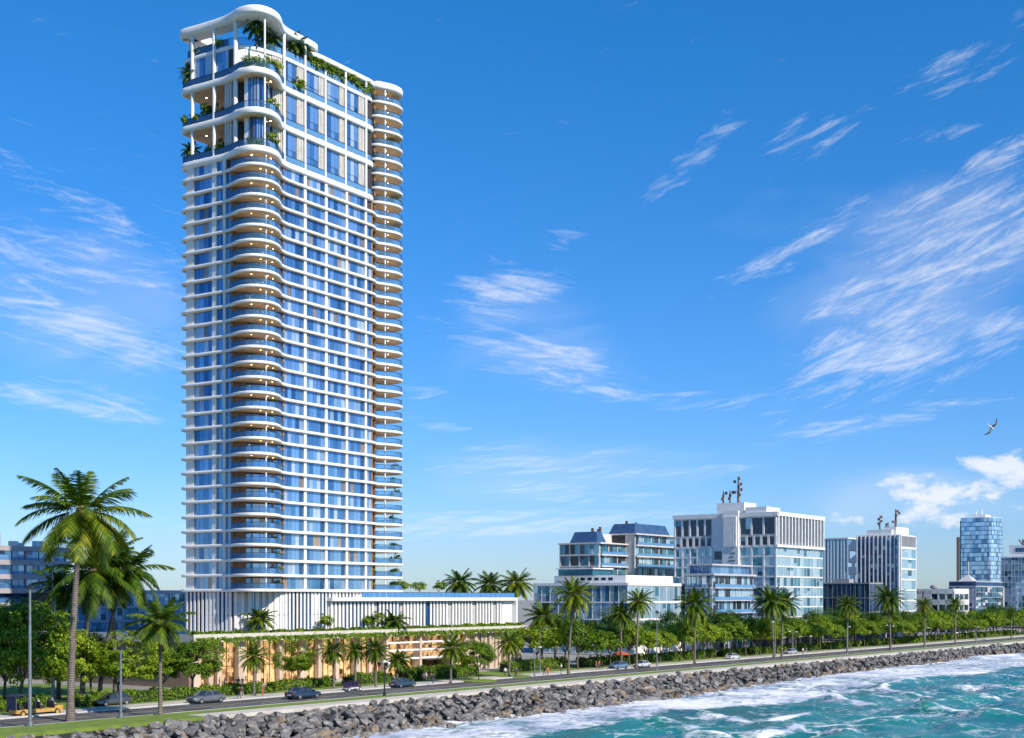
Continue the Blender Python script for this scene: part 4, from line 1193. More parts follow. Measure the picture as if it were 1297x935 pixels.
fruit_m = mat('orange palm fruit', (.55,.24,.03), (.38,.16,.03), 3, .6)
husk_m = mat('fibrous palm boot', (.22,.13,.06), (.13,.08,.04), 4, .9, bmp=.5)
def palm(label, base, hc, cr, crown, seed, lean=(0,0), tr=.2, group=None, fruit=False, name='palm_tree', skirt=True):
    """hc height of the crown's heart, cr frond length"""
    q = random.Random(seed)
    t = thing(name, label, 'palm', base, 0, group)
    pts = []; rad = []
    for i in range(11):
        s = i/10; pts.append((lean[0]*s**1.6, lean[1]*s**1.6, -.3+(hc+.3)*s)); rad.append(tr*(1.55 if i == 0 else 1.12-.42*s))
    mb = MB(); mb.tube(pts, rad, 9); mb.build('trunk', [barkP], t, smooth=True)
    c = link('crown', crown, t, (lean[0], lean[1], hc)); c.scale = (cr,cr,cr*q.uniform(.95,1.08)); c.rotation_euler = (q.uniform(-.08,.08), q.uniform(-.08,.08), q.uniform(0, 6.28))
    if skirt:
        mb = MB(); mb.lathe([(tr*.75,hc-cr*.16),(tr*1.5,hc-cr*.06),(tr*1.7,hc),(tr*.8,hc+cr*.07)], 9, lean); mb.build('crown_shaft', [husk_m], t, smooth=True)
    if fruit:
        mb = MB()
        for k in range(9):
            a = q.uniform(0, 6.28); r_ = tr*q.uniform(1.3,2.6); z = hc-cr*q.uniform(.03,.16); x, y = lean[0]+r_*cos(a), lean[1]+r_*sin(a)
            s = cr*.03; mb.lathe([(0,z-s*1.2),(s*.8,z-s*.6),(s,z),(s*.8,z+s*.6),(0,z+s*1.2)], 7, (x, y))
        mb.build('fruit_cluster', [fruit_m], t, smooth=True)
    return t
def palm_px(label, bx, by, cx, cy, rpx, crown, seed, tr=.2, **kw):
    b = G(bx, by); Y = b.y
    hc = CAMH + (HZ-cy)*Y/F; ln = (cx-bx)*Y/F
    return palm(label, b, hc, rpx*Y/F, crown, seed, (ln, 0), tr, **kw)
CO = 'coconut palms on the left lawn'
palm_px('tallest coconut palm with a long bare grey trunk at the left roadside', 89, 913, 103, 647, 90, COCO_BIG, 1, .42, group=CO, fruit=True)
palm_px('coconut palm just right of the tallest palm with crown overlapping its trunk', 104, 889, 118, 722, 66, COCO[0], 2, .36, group=CO)
palm_px('leaning coconut palm with an orange fruit cluster behind the grey lamp post', 126, 886, 160, 722, 60, COCO[1], 3, .32, group=CO, fruit=True)
palm_px('coconut palm with thin trunk, its crown at the back of the left palm cluster', 146, 884, 140, 702, 52, COCO[0], 4, .3, group=CO)
palm_px('short coconut palm at the kerb left of the tower foot', 203, 907, 203, 787, 48, COCO[1], 5, .26, group=CO)
palm_px('coconut palm with low crown behind the big leafy tree at left', 74, 886, 78, 742, 44, COCO[1], 6, .3, group=CO)
FP = 'palms along the pavement before the podium'
for i, (lab, bx, by, cy, r_) in enumerate((
    ('small palm standing alone before the left lobby windows', 322, 882, 831, 25),
    ('small palm on the pavement right of the dark blue car', 423, 873, 824, 23),
    ('small palm second to the right of the dark blue car', 450, 871, 824, 21),
    ('small palm third to the right of the dark blue car', 476, 871, 822, 23),
    ('low wide palm just above the dark car on the road', 503, 864, 836, 23),
    ('palm on the pavement right of the podium entrance', 571, 865, 820, 25),
    ('palm at the right end of the podium by the grass island', 645, 858, 813, 23))):
    palm_px(lab, bx, by, bx+rng.uniform(-1.5,1.5), cy, r_, SMALLP[i % 2] if i == 4 else COCO[i % 2] if i % 2 else DATE[i % 3], 30+i, .2, group=FP)
RP = 'tall palms in the seafront tree row'
for i, (lab, bx, by, cx, cy, r_) in enumerate((
    ('tall palm nearest the podium in the seafront row with a long grey trunk', 720, 854, 727, 753, 34),
    ('palm in front of the glass pavilion, left of a pair', 787, 846, 786, 777, 25),
    ('taller palm beside another in front of the glass pavilion', 806, 846, 809, 761, 25),
    ('thick crowned palm in front of the grey balcony apartment block', 880, 840, 880, 765, 30),
    ('left one of two overlapping palms before the white office block', 980, 833, 976, 761, 30),
    ('right one of two overlapping palms before the white office block', 990, 832, 993, 763, 25),
    ('palm before the low dark glass block', 1073, 827, 1074, 766, 20),
    ('large full palm before the finned office tower', 1128, 824, 1125, 757, 26),
    ('small palm left in front of the low white building', 1171, 820, 1171, 766, 16),
    ('small palm right in front of the low white building', 1210, 816, 1210, 764, 14),
    ('tiny far palm before the glass block at the right edge', 1281, 811, 1280, 777, 10))):
    palm_px(lab, bx, by, cx, cy, r_, DATE[i % 3], 50+i, .24, group=RP)
BP = 'big palms behind the podium roof'
for i, (lab, bx, cy, r_, Y) in enumerate((
    ('left one of three big palms rising behind the podium roof', 580, 737, 27, 330),
    ('middle one of three big palms rising behind the podium roof', 619, 740, 27, 335),
    ('right one of three big palms rising behind the podium roof', 652, 738, 29, 325),
    ('dense low palm just beyond the podium end wall', 686, 781, 30, 300),
    ('second low palm behind the one at the podium end wall', 703, 790, 25, 312))):
    b = Vector(((bx-CX)/F*Y, Y, 0)); hc = CAMH+(HZ-cy)*Y/F
    palm(lab, b, hc, r_*Y/F, COCO[i % 2], 80+i, (.4, 0), .3, group=BP)
# ---- leafy trees at left and by the podium
def tree_px(label, bx, by, top, wpx, crowns, seed, fork=.36, group=None, name='leafy_tree', **kw):
    b = G(bx, by); k = b.y/F
    return tree(name, label, b, (by-top)*k, wpx*k, crowns, seed, group, fork=fork, **kw)
LT = 'leafy trees left of the tower'
tree_px('big leafy tree over the carriage at the left edge', 27, 897, 764, 132, CROWN_BIG, 1, .30, LT)
tree_px('leafy tree behind the tall palm trunk at left', 92, 891, 796, 84, CROWN_BIG, 2, .3, LT)
tree_px('wide leafy tree above the grey hatchback on the road', 150, 889, 814, 96, CROWN_BIG, 3, .34, LT)
tree_px('round leafy tree with a forked trunk at the tower foot left corner', 243, 882, 812, 76, CROWN_BIG, 4, .36, LT)
tree_px('dark leafy tree before the lobby windows above the dark blue car', 377, 873, 823, 56, CROWN_BIG, 5, .38, LT)
tree_px('spreading leafy tree on the round grass island', 606, 862, 812, 62, CROWN_BIG, 6, .36, LT)
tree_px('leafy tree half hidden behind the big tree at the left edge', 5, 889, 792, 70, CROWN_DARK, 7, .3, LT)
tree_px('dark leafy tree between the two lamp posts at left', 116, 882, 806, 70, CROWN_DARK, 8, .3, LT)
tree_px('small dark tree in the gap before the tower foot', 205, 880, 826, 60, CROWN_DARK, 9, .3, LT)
# ---- row of street trees towards the right
SG = 'round street trees along the seafront road'
OR = ['first','second','third','fourth','fifth','sixth','seventh','eighth','ninth','tenth','eleventh','twelfth','thirteenth','fourteenth','fifteenth','sixteenth','seventeenth','eighteenth','nineteenth','twentieth']
q = random.Random(8)
u = 233.0; i = 0
while u < 640:
    v = 155.8 + q.uniform(-.8,.8)
    h = q.uniform(7.3, 10.6); w = q.uniform(6.8, 10.4)
    lab = ('round green street tree, %s from the podium in the front row' % OR[i]) if i < 20 else 'far round green street tree in the front row towards the right edge'
    tree('street_tree', lab, P(u, v), h, w, CROWNS, 300+i, SG if i < 20 else 'far street trees of the front row', fork=.36, tr=.018)
    u += q.uniform(5.8, 8.0) if u < 330 else q.uniform(7.2, 9.2); i += 1
u = 236.0; i = 0
while u < 600:
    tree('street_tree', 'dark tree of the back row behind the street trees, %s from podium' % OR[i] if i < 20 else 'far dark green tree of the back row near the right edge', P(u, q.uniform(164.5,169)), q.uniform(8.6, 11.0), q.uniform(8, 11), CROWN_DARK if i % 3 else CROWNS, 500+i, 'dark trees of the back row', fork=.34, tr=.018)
    u += q.uniform(9, 12.5); i += 1
# ---- hedges
def hedge_mesh(L, W, H, n, leaf, seed, m=None, droop=0.0):
    g = np.random.default_rng(seed)
    x = g.uniform(0, L, n); y = g.uniform(0, W, n); z = H*(g.uniform(0, 1, n)**.6)
    lump = 1 + .16*np.sin(x*1.3+seed) + .12*np.sin(x*3.1+y*2)
    f = g.integers(0, 4, n)
    y = np.where(f == 0, g.uniform(-.05, .2, n), np.where(f == 1, W-g.uniform(-.05,.2,n), y))
    z = np.where(f >= 2, H*g.uniform(.8, 1.08, n), z)*lump
    if droop: 
        k = (g.uniform(0,1,n) < .55) & (f == 0); z = np.where(k, -droop*g.uniform(0,1,n)**1.6*(.55+.45*np.sin(x*.9)*np.sin(x*2.3+1)), z); y = np.where(k, y-.35, y)
    c = np.stack([x, y, z], 1); nr = np.stack([g.normal(0,.5,n), np.where(f == 0, -1., np.where(f == 1, 1., 0))+g.normal(0,.4,n), .55+g.normal(0,.4,n)], 1)
    nr /= np.linalg.norm(nr, axis=1, keepdims=True)
    return leaves_mesh('hedge', c, nr, leaf, m or leafH, seed)
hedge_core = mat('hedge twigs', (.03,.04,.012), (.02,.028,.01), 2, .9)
def hedge(label, u, v, L, W, H, seed, dens=26, leaf=.2, z=.1, droop=0, name='hedge', core=True, m=None):
    t = thing(name, label, 'hedge', P(u, v, z), ROADROT)
    link('foliage', hedge_mesh(L, W, H, int(dens*L*(W+2*H)), leaf, seed, m, droop), t)
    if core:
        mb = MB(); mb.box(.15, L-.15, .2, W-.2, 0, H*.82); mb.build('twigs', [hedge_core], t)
hedge('clipped hedge behind the carriage at far left', 78, 157, 30, 2.2, 1.5, 1)
hedge('long clipped hedge behind the grey hatchback', 112, 156.5, 34, 2.0, 1.4, 2)
hedge('flowering yellow green hedge before the left lobby windows', 150, 158, 14, 2.4, 1.3, 3)
hedge('clipped hedge before the lobby windows behind the dark blue car', 168, 158.5, 11, 2.2, 1.5, 4)
hedge('thick bright hedge left of the podium entrance', 182, 157.5, 20, 3.5, 1.9, 5)
hedge('dark clipped hedge before the fluted podium wall', 214, 159.5, 22, 2.2, 1.9, 6)
hedge('long hedge under the nearer street trees', 240, 158.5, 60, 2.0, 1.6, 7, 14, .3)
hedge('long hedge under the middle street trees', 304, 158.5, 90, 2.0, 1.5, 8, 9, .36)
hedge('long hedge under the far street trees', 398, 158.5, 160, 2.0, 1.5, 9, 5, .5)
hedge('trailing green planting along the edge of the podium deck', 145.2, 171.75, 46, 1.3, .85, 20, 80, .27, 8.3, 1.7, 'planting', False)
hedge('trailing green planting over the podium entrance', 191.4, 171.75, 22, 1.3, .85, 21, 80, .27, 8.3, 1.5, 'planting', False)
hedge('trailing green planting at the right end of the podium deck', 213.6, 171.75, 22.8, 1.3, .95, 22, 80, .27, 8.3, 1.3, 'planting', False)
# bushes
def bush(label, p, w, h, seed, group=None, dark=False):
    t = thing('bush', label, 'bush', p, 0, group)
    q = random.Random(seed)
    c = link('foliage', q.choice(CROWN_SMALL), t, (0,0,h*.42)); c.scale = (w/2,w/2,h*.62); c.rotation_euler = (0,0,q.uniform(0,6.28))
    mb = MB(); mb.tube([(0,0,-.1),(0,0,h*.5)], [.07,.04], 5); mb.build('stem', [barkT], t)
for i, (px, py, w, h, lab) in enumerate(((228,884,3.2,1.6,'yellowish bush under the forked tree at the tower foot'),(196,886,3,1.7,'round bush beside the hedge behind the grey hatchback'),
    (300,880,2.4,1.4,'small bush left of the palm before the lobby'),(345,877,2.4,1.3,'small bush right of the palm before the lobby'),
    (535,862,1.6,2.0,'thin upright bush beside the podium entrance'))):
    bush(lab, G(px,py,.06), w, h, 40+i)
# trees on podium deck and roof
DK = 8.05
def tree_at(label, p, h, w, seed, crowns=None, **kw): return tree('small_tree', label, p, h, w, crowns or CROWN_SMALL, seed, **kw)
def on_ray(px, v, z): p = ray_v(px, v); return Vector((p.x, p.y, z))
palm('palm growing from the podium deck before the tower slats', on_ray(329, 173.6, DK), 3.3, 3.6, SMALLP[0], 91, tr=.16)
tree_at('small round tree on the podium deck before the tower front', on_ray(411, 173.6, DK), 3.6, 3.4, 2, fork=.4)
tree_at('small round tree on the podium deck at the tower right corner', on_ray(472, 173.6, DK), 3.8, 4.2, 3, fork=.4)
palm('short palm on the podium deck before the white slatted storey', on_ray(499, 173.6, DK), 2.3, 3.6, SMALLP[1], 92, tr=.16)
for i, (px, lab) in enumerate(((508,'left one of three small round trees on the podium roof'),(531,'middle one of three small round trees on the podium roof'),(556,'right one of three small round trees on the podium roof'))):
    tree_at(lab, on_ray(px, 181, 15.02), 3.2, 3.4, 20+i, fork=.45)
hedge('low planting strip along the podium roof edge', 181.5, 178.5, 10, 1.2, .8, 31, 20, .22, 15.05, 0, 'planting', False)
# plants on the tower
TP = 'plants on the tower terraces'
def tplant(kind, label, a, b, z, s, seed):
    p = TW(a, b, z)
    if kind == 'p':
        palm(label, p, s*.8, s*.72, SMALLP[seed % 2], seed, tr=.11, group=TP, skirt=False)
    else: bush(label, p, s*1.25, s, seed, TP)
z1, z2, z3, z4 = TL[0]+1.15, TL[1]+1.15, TL[2]+1.15, ZT+.75
for i, (k, a, b, z, s, lab) in enumerate((
    ('p',-8.2,15.8,z3,2.9,'palm at the far left corner of the uppermost white balcony'),
    ('b',-8.4,15.6,z2,2.2,'shrub at the far left corner of the middle terrace storey'),('b',-6.5,10.8,z2,3.2,'tall shrub beside the inner column of the middle terrace storey'),('b',-8.3,13.2,z2,1.8,'low shrub by the rail of the middle terrace storey'),
    ('p',-8.2,15.6,z1,2.6,'palm at the far left corner of the lowest terrace storey'),('b',-6.5,10.8,z1,3.0,'tall shrub beside the inner column of the lowest terrace storey'),('b',-7.8,7.6,z1,2.0,'low shrub by the timber wall of the lowest terrace storey'),
    ('p',-5.9,1.6,z4,3.6,'palm on the roof terrace between the two front columns'),('p',-1.2,3.0,z4,3.7,'palm on the roof terrace at the front right column'),('p',3.6,1.5,z4,3.6,'full palm where the upper canopy ends above the right facade'),('p',6.0,2.0,z4,3.2,'palm at the left end of the lower roof canopy'),
    ('b',-8.0,8,z4,1.6,'low shrub on the roof terrace above the left facade'),('b',-8.0,13.6,z4,1.5,'low shrub at the back left corner of the roof terrace'),
    ('b',-3.6,2.4,z4,1.8,'low shrub between the two roof terrace palms'),
    ('b',-8.6,.4,z3,2.1,'left shrub on the curved balcony below the roof terrace'),('b',-6.9,-.9,z3,2.2,'middle shrub on the curved balcony below the roof terrace'),('b',-5.0,-.8,z3,2.4,'right shrub on the curved balcony below the roof terrace'),
    ('b',2.6,.35,z3,1.8,'shrub on the balcony edge above the first tall right window'),('b',3.9,.35,z3,1.7,'shrub on the balcony edge before the first pleated screen'),
    ('b',-5.6,-1.2,z2,1.9,'shrub on the curved balcony before the upper bay window'),('b',-6.4,-1.3,z1,2.3,'tall shrub on the curved balcony before the lower bay window'),('b',-8.4,-.2,z1,1.5,'low shrub on the curved balcony before the lower bay window'),
    ('b',8.4,1.6,z4,2.6,'first shrub under the lower roof canopy from the left'),('b',10.6,1.6,z4,2.4,'second shrub under the lower roof canopy from the left'),('b',13.0,1.6,z4,2.6,'third shrub under the lower roof canopy from the left'),
    ('b',15.0,1.6,z4,2.2,'fourth shrub under the lower roof canopy from the left'),('b',17.4,1.6,z4,2.4,'fifth shrub under the lower roof canopy from the left'),('b',19.6,1.6,z4,2.1,'sixth shrub under the lower roof canopy from the left'),('b',22.6,1.6,z4,2.4,'last shrub at the right end under the lower roof canopy'))):
    tplant(k, lab, a, b, z, s*1.22, 120+i)
for j, (fl_, s) in enumerate(((36,1.3),(33,1.7),(29,1.6),(27,1.3),(9,1.3),(8,1.2),(7,1.3),(5,1.3),(3,1.3),(2,1.4),(1,1.4),(0,1.5))):
    bush('shrub on a right corner balcony of the tower, %s from the top' % OR[j], TW(32.6, 1.6, ZALL[fl_]+TH), s*1.5, s*1.3, 200+j, 'shrubs on the right corner balconies')
for j, fl_ in enumerate((0,1,2,3,4,6,8,14,22)):
    bush('shrub at the right end of a curved front balcony, %s from the bottom' % OR[j], TW(-2.3, .2, zs[fl_]+TH), 1.7, 1.5 if fl_ < 5 else 1.1, 230+j, 'shrubs on the curved front balconies')
for j, fl_ in enumerate((0,1,2,3)):
    bush('shrub in the recess beside the right corner balconies, %s from the bottom' % OR[j], TW(25.2, 1.6, zs[fl_]+TH), 1.7, 1.7, 250+j, 'shrubs in the recess by the right corner')
# ------------------------------------------------------------------ vehicles
tyre_m = mat('tyre rubber', (.018,.018,.019), None, 2, .8)
rim_m = mat('alloy rim', (.55,.55,.56), None, 2, .3, .8)
carglass = glass_mat('car window glass', (.015,.02,.03), (.05,.07,.10), .04, .2)
head_m = mat('headlamp', (.75,.75,.72), None, 3, .15, coat=.5)
tail_m = mat('tail lamp', (.50,.02,.015), None, 3, .2, coat=.5)
def paint(name, c): return mat(name, c, tuple(x*.9 for x in c), 1.0, .32, .35, coat=.8)
def car_proto(name, kind='sedan'):
    t = bpy.data.objects.new(name, None); col.objects.link(t)
    L = 4.7; w = .93
    rings = []
    st = [(-2.35,.42,.78,.74),(-2.25,.30,.90,.84),(-1.7,.22,.96,.92),(-.8,.2,.95,.93),(.4,.2,.93,.93),(1.2,.2,.90,.92),(1.8,.22,.84,.89),(2.2,.28,.74,.82),(2.35,.38,.62,.72)]
    if kind == 'hatch': st[0] = (-2.15,.42,.92,.80); st[1] = (-2.1,.30,.98,.86)
    for x, zb, zt, hw in st:
        h = zt-zb
        rings.append([(x,-hw*.86,zb),(x,-hw,zb+h*.22),(x,-hw*1.0,zb+h*.6),(x,-hw*.95,zb+h*.9),(x,-hw*.82,zt),(x,0,zt+.03),(x,hw*.82,zt),(x,hw*.95,zb+h*.9),(x,hw,zb+h*.6),(x,hw,zb+h*.22),(x,hw*.86,zb)])
    mb = MB(); mb.loft(rings, 0, True, 0, 0)
    # roof and pillars
    xr = -1.0 if kind == 'sedan' else -1.55
    bel = [(-1.75 if kind == 'sedan' else -2.0),1.15]; 
    zr = 1.42
    mb.loft([[(x,-.60,z) for x, z in ()]] , 0) if False else None
    roof = [[(xr,-.62,zr-.04),(xr+.2,-.60,zr),(.1,-.60,zr),(.3,-.61,zr-.05)],[(xr,-.3,zr),(xr+.2,-.3,zr+.04),(.1,-.3,zr+.04),(.32,-.3,zr-.02)],[(xr,.3,zr),(xr+.2,.3,zr+.04),(.1,.3,zr+.04),(.32,.3,zr-.02)],[(xr,.62,zr-.04),(xr+.2,.60,zr),(.1,.60,zr),(.3,.61,zr-.05)]]
    mb.loft(roof, 0, False)
    for s in (-1, 1):
        mb.bar((bel[0],s*.80,.93),(xr,s*.63,zr-.03),.10,.05); mb.bar((bel[1],s*.80,.90),(.28,s*.62,zr-.04),.07,.05)
        mb.bar((-.25,s*.845,.93),(-.30,s*.635,zr-.03),.07,.04); mb.bar((xr,s*.62,zr-.03),(.3,s*.62,zr-.05),.06,.05)
        mb.box(.85,1.0,s*.88,s*1.05,.92,1.06)
    mb.build('body', [mat('unpainted', (.3,.3,.3))], t, smooth=R(35))
    mb = MB()
    lo = [(bel[0],-.78),(bel[1],-.78),(bel[1]+.12,0),(bel[1],.78),(bel[0],.78),(bel[0]-.05,0)]
    hi = [(xr,-.605),(.27,-.605),(.31,0),(.27,.605),(xr,.605),(xr-.02,0)]
    mb.loft([[(x,y,.86) for x, y in lo],[(x,y,zr-.03) for x, y in hi]], 0, True)
    mb.build('windows', [carglass], t)
    for sx in (-1.42, 1.42):
        for s in (-1, 1):
            mb = MB(); mb.tube([(sx,s*.70,.33),(sx,s*.74,.33),(sx,s*.92,.33),(sx,s*.95,.33)], [.30,.335,.335,.29], 18)
            ty = mb.build('tyre', [tyre_m], t, smooth=R(40))
            mb = MB(); mb.tube([(sx,s*.90,.33),(sx,s*.965,.33)], [.21,.19], 14); mb.build('rim', [rim_m], ty)
    for s in (-1, 1):
        mb = MB(); mb.box(2.14,2.33,s*.45,s*.74,.56,.68); mb.build('headlight', [head_m], t)
        x = -2.36 if kind == 'sedan' else -2.19
        mb = MB(); mb.box(x,x+.15,s*.42,s*.76,.66,.84); mb.build('taillight', [tail_m], t)
    mb = MB(); mb.box(2.2,2.37,-.42,.42,.42,.56); mb.build('grille', [darkmetal], t)
    x = -2.37 if kind == 'sedan' else -2.2
    mb = MB(); mb.box(x-.01,x+.1,-.26,.26,.50,.62); mb.build('number_plate', [white2], t)
    index_kids(t)
    return t
sedan = car_proto('parked_car'); hatch = car_proto('parked_car', 'hatch')
used = set()
def car(proto, label, p, head, pm, s=1.2, group=None, name='car'):
    if proto.name not in used: used.add(proto.name); c = proto
    else: c = copy_tree(proto)
    c.name = name
    c.location = p; c.rotation_euler = (0,0,ROADROT + (0 if head > 0 else pi)); c.scale = (s,s,s)
    tag(c, label, 'car', group)
    return c
KID_SRC = {'sedan': sedan, 'hatch': hatch}
first = {}
def put_car(kind, label, p, head, pm, s=1.2, group=None):
    src = KID_SRC[kind]
    if kind not in first: first[kind] = src; c = src
    else: c = copy_tree(src)
    c.location = p; c.rotation_euler = (0,0,ROADROT + (0 if head > 0 else pi)); c.scale = (s,s,s)
    tag(c, label, 'car', group)
    for ch in c.children:
        if ch.name.startswith('body'): ch.material_slots[0].link = 'OBJECT'; ch.material_slots[0].material = pm
    return c
bpy.context.view_layer.update()
grey_p = paint('grey car paint', (.16,.165,.18)); blue_p = paint('dark blue car paint', (.020,.045,.085)); navy_p = paint('navy car paint', (.03,.07,.11)); white_p = paint('white car paint', (.75,.75,.75)); silver_p = paint('silver car paint', (.48,.49,.51)); steel_p = paint('steel blue car paint', (.16,.26,.38)); red_p = paint('red car paint', (.42,.04,.03)); char_p = paint('charcoal car paint', (.075,.078,.085))
RZ = -.06
put_car('hatch', 'charcoal hatchback driving left between the tall palm and a lamp post', G(141, 894, RZ), -1, char_p, 1.22)
put_car('sedan', 'grey sedan driving left below the round leafy tree', G(261, 890.5, RZ), -1, grey_p, 1.24)
put_car('sedan', 'dark blue sedan with red tail lamps below the dark leafy tree', G(384, 885, RZ), 1, blue_p, 1.24)
put_car('sedan', 'dark navy sedan on the road in front of the podium entrance', G(510, 870.5, RZ), 1, navy_p, 1.1)
put_car('hatch', 'steel blue car on the road left of the white car', G(783, 847.5, RZ), -1, steel_p, 1.15)
put_car('sedan', 'white sedan on the road beside the slim lamp pole', G(813, 845.5, RZ), -1, white_p, 1.05)
put_car('sedan', 'white car parked at the kerb before the white office block', G(928, 835.5, RZ), 1, white_p, 1.1)
put_car('hatch', 'silver car at the far kerb beside the two armed lamp', G(1001, 829, RZ), -1, silver_p, 1.1)
q = random.Random(12)
pk = [white_p, silver_p, white_p, grey_p, steel_p, white_p, red_p]
for i in range(18):
    u = 252 + i*13.5 + q.uniform(-2, 2)
    put_car('sedan' if i % 3 else 'hatch', '%s car parked in the shade under the trees, %s in its row' % (('white','silver','white','grey','steel blue','white','red')[i % 7], OR[i]), P(u, q.uniform(161.5, 163.5), .06), 1 if q.random() < .5 else -1, pk[i % 7], 1.05, 'cars parked under the street trees')
# ------------------------------------------------------------------ people
import bmesh
def person_mesh(pose):
    J = {'pelvis':(0,0,.92),'spine':(0,0,1.15),'chest':(0,0,1.36),'neck':(0,0,1.49),'head0':(.02,0,1.57),'head1':(.02,0,1.70)}
    if pose == 'walk':
        legs = {-1:[(.04,-.09,.88),(.20,-.09,.50),(.16,-.09,.09),(.32,-.09,.05)], 1:[(-.02,.09,.88),(-.06,.09,.50),(-.34,.09,.14),(-.24,.09,.05)]}
        arms = {-1:[(0,-.19,1.40),(-.10,-.23,1.14),(-.06,-.23,.90)], 1:[(0,.19,1.40),(.10,.23,1.14),(.26,.22,.96)]}
    elif pose == 'sit':
        J = {k:(v[0],v[1],v[2]-.44) for k, v in J.items()}
        legs = {s:[(.08,s*.10,.48),(.46,s*.11,.50),(.46,s*.11,.08),(.62,s*.11,.05)] for s in (-1,1)}
        arms = {s:[(0,s*.19,.96),(.05,s*.24,.72),(.30,s*.18,.62)] for s in (-1,1)}
    else:
        legs = {s:[(0,s*.09,.88),(.01,s*.10,.50),(-.02,s*.10,.09),(.14,s*.11,.05)] for s in (-1,1)}
        arms = {s:[(0,s*.19,1.40),(-.02,s*.25,1.13),(.06,s*.25,.88)] for s in (-1,1)}
        if pose == 'phone': arms[1] = [(0,.19,1.40),(.04,.25,1.15),(.26,.14,1.28)]
    V = []; E = []; Rr = []; reg = []
    def v(p, r, g_): V.append(p); Rr.append(r); reg.append(g_); return len(V)-1
    pe = v(J['pelvis'], .135, 1); sp = v(J['spine'], .12, 0); ch = v(J['chest'], .145, 0); ne = v(J['neck'], .055, 2); h0 = v(J['head0'], .085, 2); h1 = v(J['head1'], .075, 2)
    no = v((J['head0'][0]+.105, 0, J['head0'][2]+.05), .018, 2)
    E += [(pe,sp),(sp,ch),(ch,ne),(ne,h0),(h0,h1),(h0,no)]
    for s in (-1, 1):
        ids = [v(p, r, g_) for p, r, g_ in zip(legs[s], (.088,.062,.042,.034), (1,1,1,3))]
        E += [(pe,ids[0])]+list(zip(ids,ids[1:]))
        ids = [v(p, r, g_) for p, r, g_ in zip(arms[s], (.058,.046,.032), (0,0,2))]
        E += [(ch,ids[0])]+list(zip(ids,ids[1:]))
        a, b = Vector(arms[s][1]), Vector(arms[s][2]); d = (b-a).normalized(); side = d.cross(Vector((0,1,0))); side.normalize()
        palm_ = v(b+d*.07, .026, 2); E.append((ids[2], palm_))
        for k, ln in enumerate((.062,.075,.08,.07)):
            f1 = v(b+d*(.07+ln*.55)+side*(k-1.5)*.02, .0095, 2); f2 = v(b+d*(.07+ln)+side*(k-1.5)*.022+Vector((0,-s*.018,0)), .008, 2)
            E += [(palm_,f1),(f1,f2)]
        th = v(b+d*.06+side*.05, .010, 2); th2 = v(b+d*.10+side*.058, .009, 2); E += [(palm_,th),(th,th2)]
    me = bpy.data.meshes.new('person'); me.from_pydata(V, E, [])
    o = bpy.data.objects.new('person', me); col.objects.link(o)
    md = o.modifiers.new('skin', 'SKIN')
    sv = me.skin_vertices[0].data
    for i, r_ in enumerate(Rr): sv[i].radius = (r_, r_) if i not in (1,2,0) else (r_*.8, r_*1.15)
    sv[0].use_root = True
    o.modifiers.new('sub', 'SUBSURF').levels = 1
    dg = bpy.context.evaluated_depsgraph_get(); ev = o.evaluated_get(dg)
    out = bpy.data.meshes.new_from_object(ev)
    bpy.data.objects.remove(o); bpy.data.meshes.remove(me)
    for nm in ('shirt','trousers','skin tone','shoes'): out.materials.append(mat('cloth '+nm, (.4,.4,.4)))
    VV = [Vector(p) for p in V]
    for f in out.polygons:
        c = f.center; f.material_index = reg[min(range(len(VV)), key=lambda i: (VV[i]-c).length)]; f.use_smooth = True
    return out, J['head0'][2]
POSE = {k: person_mesh(k) for k in ('stand','walk','sit','phone')}
def hair_mesh(z, long_):
    mb = MB(); rings = []
    for i in range(6):
        t = i/5; zz = z+.05+.11*t - (.12 if long_ and i == 0 else 0); r_ = .098*math.sqrt(max(.02, 1-(t*.98)**2))
        rings.append([(.008+r_*cos(a)*(1.0 if cos(a) < .3 else .72), r_*sin(a)*.92, zz+.03) for a in [k*pi/5 for k in range(10)]])
    mb.loft(rings, 0, True, 0, 0); return mb
cloth = {}
def cl(c):
    if c not in cloth: cloth[c] = mat('cloth %d' % len(cloth), c, tuple(x*.85 for x in c), 6, .85)
    return cloth[c]
SKIN = [(.55,.36,.26),(.36,.21,.13),(.22,.12,.075),(.62,.43,.32)]
def person(label, p, rz, pose, shirt, trs, sk=0, hair=(.03,.02,.015), long_=False, s=1.08, group=None):
    me, hz = POSE[pose]
    o = link('person', me, None, p, rz); o.scale = (s,s,s)
    for i, c in enumerate((shirt, trs, SKIN[sk], (.04,.03,.03))):
        o.material_slots[i].link = 'OBJECT'; o.material_slots[i].material = cl(c)
    hair_mesh(hz, long_).build('hair', [cl(hair)], o, smooth=True)
    tag(o, label, 'person', group)
    return o
W_, K_, N_, R_, T_, B_ = (.72,.70,.68), (.03,.03,.035), (.05,.07,.14), (.5,.06,.05), (.45,.36,.25), (.22,.32,.5)
